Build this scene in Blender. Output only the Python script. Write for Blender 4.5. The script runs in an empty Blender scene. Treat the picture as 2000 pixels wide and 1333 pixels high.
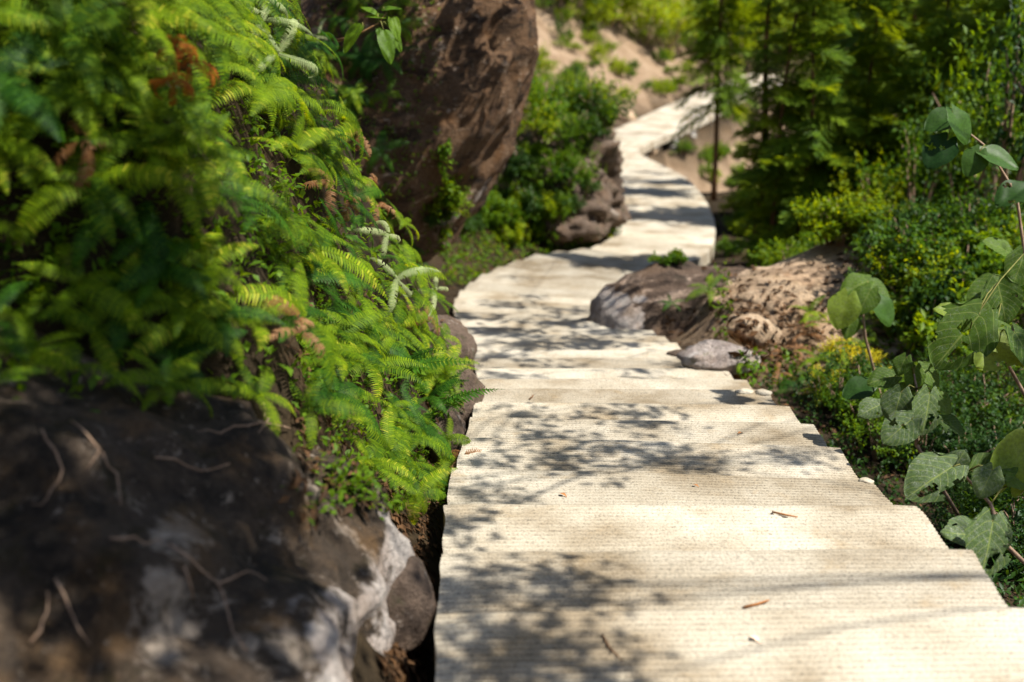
import bpy, bmesh, math, random
import numpy as np
from mathutils import Vector, Matrix, noise, Euler
from mathutils.bvhtree import BVHTree

random.seed(7)
np.random.seed(7)
SC = bpy.context.scene
COL = SC.collection
RND = random.uniform

# ------------------------------------------------------------------ camera
FPX = 2222.0                                    # focal length in pixels of a 2000 px wide frame (40 mm)
PITCH = math.atan((666.5 + 20) / FPX)           # the horizon lies just above the frame
CP, SP = math.cos(PITCH), math.sin(PITCH)
cam_d = bpy.data.cameras.new('camera')
cam_d.lens = 40.0
cam_d.sensor_width = 36.0
cam_d.clip_start = 0.05
cam_d.clip_end = 1000
cam_d.dof.use_dof = True
cam_d.dof.focus_distance = 4.35
cam_d.dof.aperture_fstop = 1.75
cam_d.dof.aperture_blades = 0
cam = bpy.data.objects.new('camera', cam_d)
cam.rotation_euler = (math.pi / 2 - PITCH, 0, 0)
COL.objects.link(cam)
SC.camera = cam

# ------------------------------------------------------------------ light
SUN_EL = math.radians(57)
SUN_AZ = math.radians(-106)                      # right of straight ahead
SUN = Vector((-math.cos(SUN_EL) * math.sin(SUN_AZ), math.cos(SUN_EL) * math.cos(SUN_AZ), math.sin(SUN_EL)))
world = bpy.data.worlds.new('World')
SC.world = world
world.use_nodes = True
wn = world.node_tree.nodes
sky = wn.new('ShaderNodeTexSky')
sky.sky_type = 'NISHITA'
sky.sun_disc = False
sky.sun_elevation = SUN_EL
sky.sun_rotation = math.atan2(SUN.x, SUN.y)
world.node_tree.links.new(sky.outputs[0], wn['Background'].inputs[0])
wn['Background'].inputs[1].default_value = 0.085
sun_d = bpy.data.lights.new('sun', 'SUN')
sun_d.energy = 5.0
sun_d.angle = math.radians(0.6)
sun_d.color = (1.0, 0.955, 0.88)
sun = bpy.data.objects.new('sun', sun_d)
sun.rotation_euler = (-SUN).to_track_quat('-Z', 'Y').to_euler()
COL.objects.link(sun)
SC.view_settings.view_transform = 'Standard'
SC.view_settings.look = 'None'
SC.view_settings.gamma = 1.0
SC.view_settings.exposure = 1.0
SC.cycles.use_denoising = True
SC.cycles.max_bounces = 6
SC.cycles.diffuse_bounces = 3
SC.cycles.transmission_bounces = 4
SC.cycles.caustics_reflective = False
SC.cycles.caustics_refractive = False


# ------------------------------------------------------------------ helpers
def ray(px, py):
    """direction (unit depth along the view axis) through a point of the 2000 px wide photograph"""
    u = (px - 1000) / FPX
    v = (py - 666.5) / FPX
    return Vector((u, CP - v * SP, -(SP + v * CP)))


def at(px, py, depth):
    return ray(px, py) * depth


def low(px, py, h):
    """the point seen there that lies h metres below the eye"""
    d = ray(px, py)
    return d * (h / -d.z)


def tag(o, label=None, cat=None, group=None, kind=None):
    if label: o['label'] = label
    if cat: o['category'] = cat
    if group: o['group'] = group
    if kind: o['kind'] = kind
    return o


def empty(name, loc=(0, 0, 0)):
    o = bpy.data.objects.new(name, None)
    o.location = loc
    o.empty_display_size = 0.05
    COL.objects.link(o)
    return o


def link(name, me, parent=None, loc=None, rot=None, scale=None):
    o = bpy.data.objects.new(name, me)
    if loc is not None: o.location = loc
    if rot is not None: o.rotation_euler = rot
    if scale is not None: o.scale = (scale,) * 3 if isinstance(scale, (int, float)) else scale
    COL.objects.link(o)
    if parent is not None: o.parent = parent
    return o


def mesh(name, vs, fs, mat, smooth=True, uvs=None):
    me = bpy.data.meshes.new(name)
    me.from_pydata([tuple(v) for v in vs], [], fs)
    if mat is not None: me.materials.append(mat)
    if smooth:
        me.polygons.foreach_set('use_smooth', [True] * len(me.polygons))
    if uvs is not None:
        ul = me.uv_layers.new(name='UVMap')
        idx = np.empty(len(me.loops), dtype=np.int32)
        me.loops.foreach_get('vertex_index', idx)
        ul.data.foreach_set('uv', np.array(uvs, dtype=np.float32)[idx].ravel())
    me.update()
    return me


class MB:
    """collects vertices and faces of one mesh"""
    def __init__(self): self.v, self.f, self.uv = [], [], []
    def add(self, vs, fs, uvs=None):
        n = len(self.v)
        self.v += [tuple(p) for p in vs]
        self.uv += list(uvs) if uvs is not None else [(0, 0)] * len(vs)
        self.f += [tuple(i + n for i in f) for f in fs]
    def tube(self, pts, radii, seg=5):
        pts = [Vector(p) for p in pts]
        vs, fs = [], []
        for i, p in enumerate(pts):
            t = (pts[min(i + 1, len(pts) - 1)] - pts[max(i - 1, 0)]).normalized()
            a = t.orthogonal().normalized() if i == 0 else (a - t * a.dot(t)).normalized()
            b = t.cross(a)
            for k in range(seg):
                an = 2 * math.pi * k / seg
                vs.append(p + (a * math.cos(an) + b * math.sin(an)) * radii[i])
        for i in range(len(pts) - 1):
            for k in range(seg):
                k2 = (k + 1) % seg
                fs.append((i * seg + k, i * seg + k2, (i + 1) * seg + k2, (i + 1) * seg + k))
        fs.append(tuple(range(seg))[::-1])
        fs.append(tuple((len(pts) - 1) * seg + k for k in range(seg)))
        self.add(vs, fs)
    def mesh(self, name, mat, smooth=True):
        return mesh(name, self.v, self.f, mat, smooth, self.uv)


# ------------------------------------------------------------------ materials
def new_mat(name):
    m = bpy.data.materials.new(name)
    m.use_nodes = True
    nt = m.node_tree
    return m, nt, nt.nodes['Principled BSDF']


def N(nt, t, **kw):
    n = nt.nodes.new(t)
    for k, v in kw.items():
        if k.startswith('i_'):
            n.inputs[k[2:].replace('_', ' ')].default_value = v
        else:
            setattr(n, k, v)
    return n


def noise_n(nt, scale, detail=4, rough=0.6, vec=None, dist=0.0):
    n = N(nt, 'ShaderNodeTexNoise')
    n.inputs['Scale'].default_value = scale
    n.inputs['Detail'].default_value = detail
    n.inputs['Roughness'].default_value = rough
    n.inputs['Distortion'].default_value = dist
    if vec is not None: nt.links.new(vec, n.inputs['Vector'])
    return n.outputs['Fac']


def ramp(nt, fac, stops):
    r = N(nt, 'ShaderNodeValToRGB')
    els = r.color_ramp.elements
    while len(els) < len(stops): els.new(0.5)
    for e, (p, c) in zip(els, stops):
        e.position = p
        e.color = (c, c, c, 1) if isinstance(c, (int, float)) else (*c, 1)
    nt.links.new(fac, r.inputs[0])
    return r.outputs[0]


def mix(nt, fac, a, b, mode='MIX'):
    m = N(nt, 'ShaderNodeMix', data_type='RGBA', blend_type=mode)
    for sock, val in ((m.inputs[0], fac), (m.inputs[6], a), (m.inputs[7], b)):
        if hasattr(val, 'is_linked'): nt.links.new(val, sock)
        elif isinstance(val, (int, float)): sock.default_value = val if sock.type == 'VALUE' else (val, val, val, 1)
        else: sock.default_value = (*val, 1)
    return m.outputs[2]


def math_n(nt, op, a, b=0.0):
    m = N(nt, 'ShaderNodeMath', operation=op)
    for s, v in ((m.inputs[0], a), (m.inputs[1], b)):
        if hasattr(v, 'is_linked'): nt.links.new(v, s)
        else: s.default_value = v
    return m.outputs[0]


def bump(nt, bsdf, h, strength, dist):
    b = N(nt, 'ShaderNodeBump')
    b.inputs['Strength'].default_value = strength
    b.inputs['Distance'].default_value = dist
    nt.links.new(h, b.inputs['Height'])
    nt.links.new(b.outputs[0], bsdf.inputs['Normal'])


def leaf_mat(name, a, b, glow=0.4, rough=0.45, back=None, dust=0.0, c=None, vein=False):
    """a, b: reflectance range; glow: share of light that passes through"""
    m, nt, p = new_mat(name)
    geo = N(nt, 'ShaderNodeNewGeometry')
    oi = N(nt, 'ShaderNodeObjectInfo')
    tc = N(nt, 'ShaderNodeTexCoord')
    f = math_n(nt, 'ADD', math_n(nt, 'MULTIPLY', geo.outputs['Random Per Island'], 0.5),
               math_n(nt, 'MULTIPLY', oi.outputs['Random'], 0.5))
    col = ramp(nt, f, [(0.15, a), (0.85, b)] if c is None else [(0.12, a), (0.8, b), (0.93, c)])
    n = noise_n(nt, 14, 3, 0.6, tc.outputs['Object'])
    col = mix(nt, 1.0, col, ramp(nt, n, [(0.3, 0.65), (0.7, 1.15)]), 'MULTIPLY')
    tcol = mix(nt, 1.0, col, back or (2.3, 1.75, 0.35), 'MULTIPLY')
    if vein:
        sp = N(nt, 'ShaderNodeSeparateXYZ')
        nt.links.new(tc.outputs['UV'], sp.inputs[0])
        u = math_n(nt, 'ABSOLUTE', sp.outputs[0])
        k = math_n(nt, 'FRACT', math_n(nt, 'MULTIPLY', math_n(nt, 'SUBTRACT', sp.outputs[1], math_n(nt, 'MULTIPLY', u, 0.42)), 7.5))
        w = math_n(nt, 'MAXIMUM', math_n(nt, 'LESS_THAN', u, 0.03), math_n(nt, 'LESS_THAN', k, 0.09))
        col = mix(nt, math_n(nt, 'MULTIPLY', w, 0.7), col, (0.22, 0.27, 0.06))
    if dust:
        v = N(nt, 'ShaderNodeTexNoise')
        v.inputs['Scale'].default_value = 95
        v.inputs['Detail'].default_value = 3
        v.inputs['Roughness'].default_value = 0.7
        nt.links.new(tc.outputs['Object'], v.inputs['Vector'])
        area = noise_n(nt, 9, 2, 0.5, tc.outputs['Object'])
        s = ramp(nt, math_n(nt, 'ADD', v.outputs['Fac'], math_n(nt, 'MULTIPLY', area, 0.35)),
                 [(0.80 - 0.16 * dust, 0.0), (0.90 - 0.16 * dust, 1.0)])
        col = mix(nt, s, col, (0.36, 0.38, 0.32))
    nt.links.new(col, p.inputs['Base Color'])
    p.inputs['Roughness'].default_value = rough
    p.inputs['Specular IOR Level'].default_value = 0.16
    tr = N(nt, 'ShaderNodeBsdfTranslucent')
    nt.links.new(tcol, tr.inputs['Color'])
    ms = N(nt, 'ShaderNodeMixShader')
    ms.inputs[0].default_value = glow
    nt.links.new(p.outputs[0], ms.inputs[1])
    nt.links.new(tr.outputs[0], ms.inputs[2])
    nt.links.new(ms.outputs[0], nt.nodes['Material Output'].inputs['Surface'])
    return m


def concrete_mat(name='weathered concrete', k=1.0):
    m, nt, p = new_mat(name)
    tc = N(nt, 'ShaderNodeTexCoord')
    o = tc.outputs['Object']
    big = noise_n(nt, 1.7, 5, 0.6, o)
    col = ramp(nt, big, [(0.36, (0.25, 0.205, 0.145)), (0.47, (0.37, 0.33, 0.265)), (0.62, (0.475, 0.44, 0.375))])
    oi = N(nt, 'ShaderNodeObjectInfo')
    col = mix(nt, 1.0, col, ramp(nt, oi.outputs['Random'], [(0.0, 0.84), (1.0, 1.08)]), 'MULTIPLY')
    st = noise_n(nt, 5.0, 6, 0.7, o, 0.6)
    col = mix(nt, ramp(nt, st, [(0.56, 0.0), (0.74, 0.7)]), col, (0.29, 0.215, 0.125))
    fine = noise_n(nt, 150, 3, 0.7, o)
    col = mix(nt, 1.0, col, ramp(nt, fine, [(0.30, 0.45), (0.5, 1.0), (0.72, 1.2)]), 'MULTIPLY')
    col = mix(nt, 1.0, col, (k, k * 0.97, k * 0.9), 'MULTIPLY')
    sp = noise_n(nt, 42, 3, 0.8, o)
    col = mix(nt, ramp(nt, sp, [(0.70, 0.0), (0.78, 0.8)]), col, (0.12, 0.095, 0.07))
    nt.links.new(col, p.inputs['Base Color'])
    p.inputs['Roughness'].default_value = 0.9
    p.inputs['Specular IOR Level'].default_value = 0.2
    bump(nt, p, math_n(nt, 'ADD', fine, math_n(nt, 'MULTIPLY', st, 0.6)), 0.5, 0.004)
    return m


def rock_mat(name, dark, mid, pale, moss, seed=0.0, pale_at=0.62, blotch=2.2, warm=(0.22, 0.12, 0.05), warm_amt=0.4, streak=None):
    m, nt, p = new_mat(name)
    tc = N(nt, 'ShaderNodeTexCoord')
    mp = N(nt, 'ShaderNodeMapping')
    mp.inputs['Location'].default_value = (seed, seed * 1.7, -seed)
    nt.links.new(tc.outputs['Object'], mp.inputs['Vector'])
    o = mp.outputs['Vector']
    if streak:
        ms = N(nt, 'ShaderNodeMapping')
        ms.inputs['Rotation'].default_value = streak[0]
        ms.inputs['Scale'].default_value = streak[1]
        nt.links.new(o, ms.inputs['Vector'])
        o2 = ms.outputs['Vector']
    else:
        o2 = o
    a = noise_n(nt, blotch, 8, 0.68, o2, 0.4)
    col = ramp(nt, a, [(0.36, dark), (0.50, mid), (pale_at, mid), (pale_at + 0.06, pale)])
    b = noise_n(nt, blotch * 1.6, 5, 0.6, o)
    col = mix(nt, ramp(nt, b, [(0.50, 0.0), (0.68, warm_amt)]), col, warm)
    c = noise_n(nt, blotch * 5, 6, 0.75, o)
    col = mix(nt, ramp(nt, c, [(0.60, 0.0), (0.66, 0.8)]), col, pale)
    d = noise_n(nt, blotch * 2.3, 6, 0.7, mp.outputs['Vector'])
    col = mix(nt, ramp(nt, d, [(0.56, 0.0), (0.64, 0.8)]), col, moss)
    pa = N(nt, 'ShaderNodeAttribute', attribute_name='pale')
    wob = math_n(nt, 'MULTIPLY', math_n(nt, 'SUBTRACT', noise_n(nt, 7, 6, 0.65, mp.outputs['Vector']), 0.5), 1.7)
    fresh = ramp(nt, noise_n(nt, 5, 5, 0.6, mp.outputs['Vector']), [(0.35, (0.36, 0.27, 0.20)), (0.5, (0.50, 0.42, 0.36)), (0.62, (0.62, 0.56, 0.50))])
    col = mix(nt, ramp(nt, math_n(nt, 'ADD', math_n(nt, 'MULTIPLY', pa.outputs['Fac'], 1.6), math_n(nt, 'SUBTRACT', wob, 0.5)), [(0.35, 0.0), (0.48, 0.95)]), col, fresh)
    f = noise_n(nt, 60, 5, 0.75, o)
    col = mix(nt, 1.0, col, ramp(nt, f, [(0.25, 0.45), (0.55, 1.0), (0.8, 1.35)]), 'MULTIPLY')
    nt.links.new(col, p.inputs['Base Color'])
    p.inputs['Roughness'].default_value = 0.88
    p.inputs['Specular IOR Level'].default_value = 0.25
    h = math_n(nt, 'ADD', math_n(nt, 'MULTIPLY', f, 0.35), math_n(nt, 'ADD', c, a))
    bump(nt, p, h, 1.0, 0.06)
    return m


def ground_mat():
    m, nt, p = new_mat('forest soil')
    tc = N(nt, 'ShaderNodeTexCoord')
    o = tc.outputs['Object']
    a = noise_n(nt, 0.9, 7, 0.65, o)
    sep = N(nt, 'ShaderNodeSeparateXYZ')
    nt.links.new(o, sep.inputs[0])
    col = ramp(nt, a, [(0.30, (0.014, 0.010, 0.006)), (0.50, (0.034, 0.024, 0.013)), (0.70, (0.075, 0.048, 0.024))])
    # bare sandy earth: the cut slope far off and the mound on the right of the path
    msk = N(nt, 'ShaderNodeAttribute', attribute_name='sand')
    s = noise_n(nt, 1.3, 6, 0.65, o)
    sandc = ramp(nt, s, [(0.30, (0.26, 0.165, 0.095)), (0.55, (0.44, 0.31, 0.20)), (0.75, (0.56, 0.42, 0.29))])
    col = mix(nt, msk.outputs['Fac'], col, sandc)
    f = noise_n(nt, 38, 5, 0.75, o)
    col = mix(nt, 1.0, col, ramp(nt, f, [(0.25, 0.4), (0.55, 1.0), (0.8, 1.4)]), 'MULTIPLY')
    nt.links.new(col, p.inputs['Base Color'])
    p.inputs['Roughness'].default_value = 0.95
    p.inputs['Specular IOR Level'].default_value = 0.1
    bump(nt, p, f, 0.8, 0.03)
    return m


def plain_mat(name, a, b, scale=12, rough=0.8, bmp=0.4):
    m, nt, p = new_mat(name)
    tc = N(nt, 'ShaderNodeTexCoord')
    n = noise_n(nt, scale, 5, 0.7, tc.outputs['Object'])
    nt.links.new(ramp(nt, n, [(0.3, a), (0.7, b)]), p.inputs['Base Color'])
    p.inputs['Roughness'].default_value = rough
    p.inputs['Specular IOR Level'].default_value = 0.2
    bump(nt, p, n, bmp, 0.01)
    return m


M = {}
M['concrete'] = concrete_mat()
M['groove'] = concrete_mat('groove-shade concrete', 0.62)  # shade of the grooves put into the colour as darker concrete
M['ground'] = ground_mat()
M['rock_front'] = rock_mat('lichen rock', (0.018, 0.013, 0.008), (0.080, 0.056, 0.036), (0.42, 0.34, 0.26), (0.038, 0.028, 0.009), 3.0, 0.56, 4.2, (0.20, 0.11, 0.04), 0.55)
M['rock_big'] = rock_mat('dark overhang rock', (0.035, 0.019, 0.010), (0.16, 0.090, 0.045), (0.50, 0.38, 0.27), (0.030, 0.020, 0.010), 9.0, 0.60, 2.8,
                         (0.17, 0.075, 0.022), 0.6, ((0.3, 0.7, 0.2), (1.0, 1.0, 2.6)))
M['rock_brown'] = rock_mat('brown bank rock', (0.045, 0.030, 0.020), (0.15, 0.105, 0.075), (0.40, 0.34, 0.28), (0.05, 0.05, 0.02), 5.0, 0.62, 2.2)
M['rock_tan'] = rock_mat('sandy rock', (0.27, 0.175, 0.10), (0.50, 0.36, 0.23), (0.62, 0.50, 0.36), (0.30, 0.20, 0.10), 1.0, 0.60, 2.0, (0.40, 0.22, 0.11), 0.5)
M['rock_dusk'] = rock_mat('half mossy rock', (0.030, 0.022, 0.016), (0.12, 0.080, 0.055), (0.42, 0.31, 0.23), (0.06, 0.045, 0.03), 7.0, 0.57, 1.6)
M['rock_pale'] = rock_mat('fresh pale rock', (0.30, 0.24, 0.21), (0.50, 0.42, 0.37), (0.66, 0.60, 0.55), (0.30, 0.28, 0.18), 2.0, 0.56, 5.0, (0.48, 0.33, 0.22), 0.4)
M['fern'] = leaf_mat('fern green', (0.042, 0.108, 0.004), (0.190, 0.290, 0.005), 0.47, 0.6, c=(0.40, 0.43, 0.03))
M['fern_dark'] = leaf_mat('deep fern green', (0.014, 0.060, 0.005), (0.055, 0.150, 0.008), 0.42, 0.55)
M['fern_pale'] = leaf_mat('pale drying fern', (0.26, 0.33, 0.13), (0.42, 0.46, 0.22), 0.35, 0.6, (1.2, 1.2, 0.8))
M['fern_dead'] = leaf_mat('dead fern', (0.20, 0.085, 0.025), (0.36, 0.20, 0.10), 0.3, 0.7, (1.3, 1.0, 0.7))
M['fern_rust'] = leaf_mat('rust fern', (0.26, 0.075, 0.008), (0.40, 0.14, 0.015), 0.4, 0.7, (1.5, 1.0, 0.5))
M['shrub'] = leaf_mat('shrub leaf', (0.035, 0.100, 0.006), (0.125, 0.225, 0.009), 0.45, 0.5)
M['shrub_yellow'] = leaf_mat('yellow green leaf', (0.085, 0.165, 0.005), (0.235, 0.325, 0.008), 0.48, 0.5)
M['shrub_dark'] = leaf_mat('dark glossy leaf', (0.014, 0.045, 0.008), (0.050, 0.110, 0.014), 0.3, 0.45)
M['yellow'] = leaf_mat('yellow leaflet', (0.40, 0.38, 0.012), (0.58, 0.54, 0.02), 0.35, 0.5)
M['needle'] = leaf_mat('fir needle', (0.050, 0.120, 0.008), (0.240, 0.345, 0.015), 0.45, 0.55)
M['broad'] = leaf_mat('broad leaf', (0.038, 0.085, 0.008), (0.085, 0.155, 0.013), 0.42, 0.6, dust=0.06, vein=True)
M['broad_lit'] = leaf_mat('sunlit-toned broad leaf', (0.17, 0.25, 0.03), (0.23, 0.31, 0.04), 0.45, 0.5, dust=0.05, vein=True)  # brightly lit leaves: the light is put into a lighter green
M['broad_dust'] = leaf_mat('dusty broad leaf', (0.045, 0.085, 0.022), (0.075, 0.120, 0.032), 0.25, 0.6, dust=0.32, vein=True)
M['tree_leaf'] = leaf_mat('tree leaf', (0.05, 0.12, 0.015), (0.10, 0.19, 0.02), 0.3, 0.4)
M['bark'] = plain_mat('bark', (0.055, 0.030, 0.016), (0.20, 0.10, 0.045), 14)
M['stem'] = plain_mat('green stem', (0.10, 0.11, 0.02), (0.20, 0.18, 0.05), 20)
M['drystem'] = plain_mat('dry stem', (0.22, 0.11, 0.04), (0.38, 0.22, 0.10), 20)
M['twig'] = plain_mat('twig', (0.17, 0.10, 0.06), (0.36, 0.25, 0.17), 25)
M['rust'] = plain_mat('rust leaf', (0.20, 0.075, 0.02), (0.38, 0.17, 0.06), 20)
M['pink'] = plain_mat('pink leaf', (0.75, 0.36, 0.22), (0.85, 0.60, 0.45), 20)
M['litter'] = leaf_mat('leaf litter', (0.022, 0.013, 0.007), (0.15, 0.075, 0.03), 0.1, 0.8, (1, 0.8, 0.6))
M['stone_wall'] = plain_mat('grey stone', (0.16, 0.15, 0.13), (0.36, 0.34, 0.30), 6)
M['mortar'] = plain_mat('mortar', (0.30, 0.28, 0.25), (0.52, 0.49, 0.44), 20)

# ------------------------------------------------------------------ the path: far edge (nosing) of each tread
NOSE = [  # left end, right end in the photograph, metres below the eye
    ((846, 1345), (2150, 1325), 1.37), ((850, 1195), (2005, 1180), 1.44), ((860, 1075), (1898, 1068), 1.51),
    ((868, 983), (1790, 983), 1.585), ((881, 910), (1700, 935), 1.66), ((903, 850), (1640, 870), 1.735),
    ((917, 812), (1590, 825), 1.81), ((926, 782), (1541, 790), 1.89), ((935, 758), (1498, 759), 1.98),
    ((933, 738), (1456, 739), 2.07), ((930, 718), (1419, 717), 2.16), ((924, 698), (1379, 698), 2.25),
    ((918, 682), (1347, 683), 2.33), ((910, 666), (1321, 668), 2.40), ((904, 651), (1299, 655), 2.46),
    ((899, 637), (1273, 643), 2.53), ((893, 622), (1253, 630), 2.60), ((888, 608), (1225, 618), 2.69),
    ((885, 594), (1198, 605), 2.79)]
BEND = [((897, 568), (1172, 587), 2.93), ((950, 530), (1190, 558), 3.06), ((1050, 494), (1245, 530), 3.20),
        ((1140, 484), (1330, 513), 3.30), ((1185, 468), (1382, 492), 3.37), ((1208, 436), (1398, 450), 3.45),
        ((1214, 402), (1387, 407), 3.56), ((1206, 371), (1364, 370), 3.66), ((1198, 346), (1337, 345), 3.80),
        ((1195, 325), (1302, 326), 4.00), ((1180, 304), (1262, 307), 4.24), ((1160, 287), (1236, 293), 4.40)]
RAMP = [((1166, 272), (1285, 272), 4.50), ((1240, 235), (1330, 254), 4.50), ((1310, 203), (1400, 220), 4.50),
        ((1380, 176), (1455, 189), 4.50), ((1425, 158), (1492, 169), 4.50)]


def pl(rows): return [(low(*a, h), low(*b, h)) for a, b, h in rows]


near = pl(NOSE)
first = (near[0][0] + (near[0][0] - near[1][0]) * 1.1, near[0][1] + (near[0][1] - near[1][1]) * 1.1)
far = [near[-1]] + pl(BEND)


def resample(rows, step):
    """even steps along the middle of a strip given by left/right points"""
    pts = [(Vector(a), Vector(b)) for a, b in rows]
    out, acc = [], 0.0
    def cr(p0, p1, p2, p3, t):
        return 0.5 * ((2 * p1) + (p2 - p0) * t + (2 * p0 - 5 * p1 + 4 * p2 - p3) * t * t + (3 * p1 - p0 - 3 * p2 + p3) * t ** 3)
    dense = []
    for i in range(len(pts) - 1):
        q = [pts[max(0, min(len(pts) - 1, i + k))] for k in (-1, 0, 1, 2)]
        for k in range(30):
            t = k / 30
            dense.append(tuple(cr(q[0][s], q[1][s], q[2][s], q[3][s], t) for s in (0, 1)))
    dense.append(pts[-1])
    out = [dense[0]]
    for a, b in zip(dense, dense[1:]):
        acc += ((b[0] + b[1]) / 2 - (a[0] + a[1]) / 2).length
        if acc >= step:
            out.append(b)
            acc = 0
    return out


bend = resample(far, 0.50)
ramp_pts = resample([bend[-1]] + pl(RAMP), 0.9)
# carry the ramp on past what the photograph shows
dirv = ((ramp_pts[-1][0] + ramp_pts[-1][1]) - (ramp_pts[-4][0] + ramp_pts[-4][1])).normalized()
for k in range(8):
    ramp_pts.append((ramp_pts[-1][0] + dirv * 0.9, ramp_pts[-1][1] + dirv * 0.9))
allrow = [first] + near + bend[1:] + ramp_pts[1:]
back = (first[0] - first[1])
start = []
for k in range(6):                                # the stairs go on up behind the photographer
    d = (first[0] - near[0][0]) * 0.0 + Vector((0, -0.42, 0.075))
    start.insert(0, (first[0] + d * (k + 1), first[1] + d * (k + 1)))
path_rows = start + allrow
CL = np.array([((a + b) / 2)[:] for a, b in path_rows])
HW = np.array([(Vector((a.x, a.y)) - Vector((b.x, b.y))).length / 2 for a, b in path_rows])

path = empty('path', (0, 0, 0))
tag(path, kind='structure')


def tread(L0, R0, L1, R1, z, ribs, thick=0.34, name='step'):
    """one cast slab from the nosing before it (L0,R0) to its own nosing (L1,R1), top ribbed across"""
    mb = MB()
    nx = 16
    L0, R0, L1, R1 = [Vector((p.x, p.y, z)) for p in (L0, R0, L1, R1)]
    prof = []
    run = ((L1 + R1) / 2 - (L0 + R0) / 2).length
    if ribs:
        n = max(6, int(round(run / 0.0235)))
        for i in range(n):
            for u, dz in ((0.0, -0.0040), (0.16, 0.0), (0.62, 0.0), (0.76, -0.0040)):
                prof.append(((i + u) / n, dz))
        prof.append((1.0, -0.003))
    else:
        prof = [(0, 0), (0.25, 0), (0.5, 0), (0.75, 0), (1, 0)]
    prof[0] = (0.006, prof[0][1])
    rows = []
    off = RND(0, 50)
    for t, dz in prof:
        row = []
        for k in range(nx + 1):
            s = k / nx
            p = (L0.lerp(L1, t)).lerp(R0.lerp(R1, t), s)
            wob = noise.noise((p.x * 2.2 + off, p.y * 2.2, 0)) * 0.004
            e = 0.0
            if k in (0, nx):                     # ragged cast edge
                e = noise.noise((p.x * 9, p.y * 9, off)) * 0.008 - 0.002
            side = (R0 - L0).normalized() * (e if k == nx else -e)
            nose = Vector((0, 0, 0))
            if t > 0.97:
                nose = Vector((0, noise.noise((p.x * 7, off, 3)) * 0.006, -0.003))
            row.append(p + side + nose + Vector((0, 0, dz + wob - (0.004 if k in (0, nx) else 0))))
        rows.append(row)
    vs = [p for r in rows for p in r]
    W = nx + 1
    fs = [(i * W + k, i * W + k + 1, (i + 1) * W + k + 1, (i + 1) * W + k) for i in range(len(rows) - 1) for k in range(nx)]
    loop = [k for k in range(W)] + [i * W + nx for i in range(1, len(rows))] + \
           [(len(rows) - 1) * W + k for k in range(nx - 1, -1, -1)] + [i * W for i in range(len(rows) - 2, 0, -1)]
    base = len(vs)
    vs += [vs[i] - Vector((0, 0, thick)) for i in loop]
    n = len(loop)
    fs += [(loop[i], base + i, base + (i + 1) % n, loop[(i + 1) % n]) for i in range(n)]
    me = mesh(name, vs, fs, M['concrete'], smooth=False)
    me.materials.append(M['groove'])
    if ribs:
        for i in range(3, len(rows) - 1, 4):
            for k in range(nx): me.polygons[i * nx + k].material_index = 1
    o = link(name, me, path)
    return o


seq = start + [first] + near
for i in range(1, len(seq)):
    a, b = seq[i - 1], seq[i]
    tread(a[0], a[1], b[0], b[1], (b[0].z + b[1].z) / 2, i >= len(start))
for i in range(1, len(bend)):
    a, b = bend[i - 1], bend[i]
    tread(a[0], a[1], b[0], b[1], (b[0].z + b[1].z) / 2, i < 10)
for i in range(1, len(ramp_pts)):
    a, b = ramp_pts[i - 1], ramp_pts[i]
    tread(a[0], a[1], b[0], b[1], (b[0].z + b[1].z) / 2, False, 0.22)

# ------------------------------------------------------------------ ground
def axis(lo, hi, fine_lo, fine_hi, d):
    a = list(np.arange(fine_lo, fine_hi, d))
    x, s = fine_hi, d
    while x < hi:
        a.append(x); s *= 1.12; x += s
    a.append(hi)
    x, s = fine_lo, d
    while x > lo:
        s *= 1.12; x -= s
        a.insert(0, max(x, lo))
    return np.array(a)


GX = axis(-90, 110, -3.6, 5.5, 0.09)
GY = axis(-14, 190, 0.8, 18.0, 0.11)
XX, YY = np.meshgrid(GX, GY)
P2 = np.stack([XX.ravel(), YY.ravel()], 1)
# nearest point on the middle line, side of it and smooth path height
best = np.full(len(P2), 1e9); side = np.zeros(len(P2)); hw = np.zeros(len(P2)); pzn = np.zeros(len(P2))
for i in range(len(CL) - 1):
    a, b = CL[i, :2], CL[i + 1, :2]
    ab = b - a
    t = np.clip(((P2 - a) @ ab) / (ab @ ab), 0, 1)
    q = a + t[:, None] * ab
    d = np.hypot(*(P2 - q).T)
    cr = ab[0] * (P2[:, 1] - a[1]) - ab[1] * (P2[:, 0] - a[0])
    m = d < best
    best[m] = d[m]; side[m] = np.sign(cr[m]); hw[m] = (HW[i] + t * (HW[i + 1] - HW[i]))[m]
    pzn[m] = np.minimum(CL[i, 2], CL[i + 1, 2])
sm_w = np.zeros(len(P2)); sm_z = np.zeros(len(P2))
for i in range(0, len(CL)):
    d2 = (P2[:, 0] - CL[i, 0]) ** 2 + (P2[:, 1] - CL[i, 1]) ** 2
    w = 1 / (d2 + 0.08) ** 2.5
    sm_w += w; sm_z += w * CL[i, 2]
pz = sm_z / sm_w
e = best - hw                                     # distance outside the slab's edge
X, Y = P2[:, 0], P2[:, 1]


def sstep(a, b, x):
    t = np.clip((x - a) / (b - a), 0, 1)
    return t * t * (3 - 2 * t)


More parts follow.
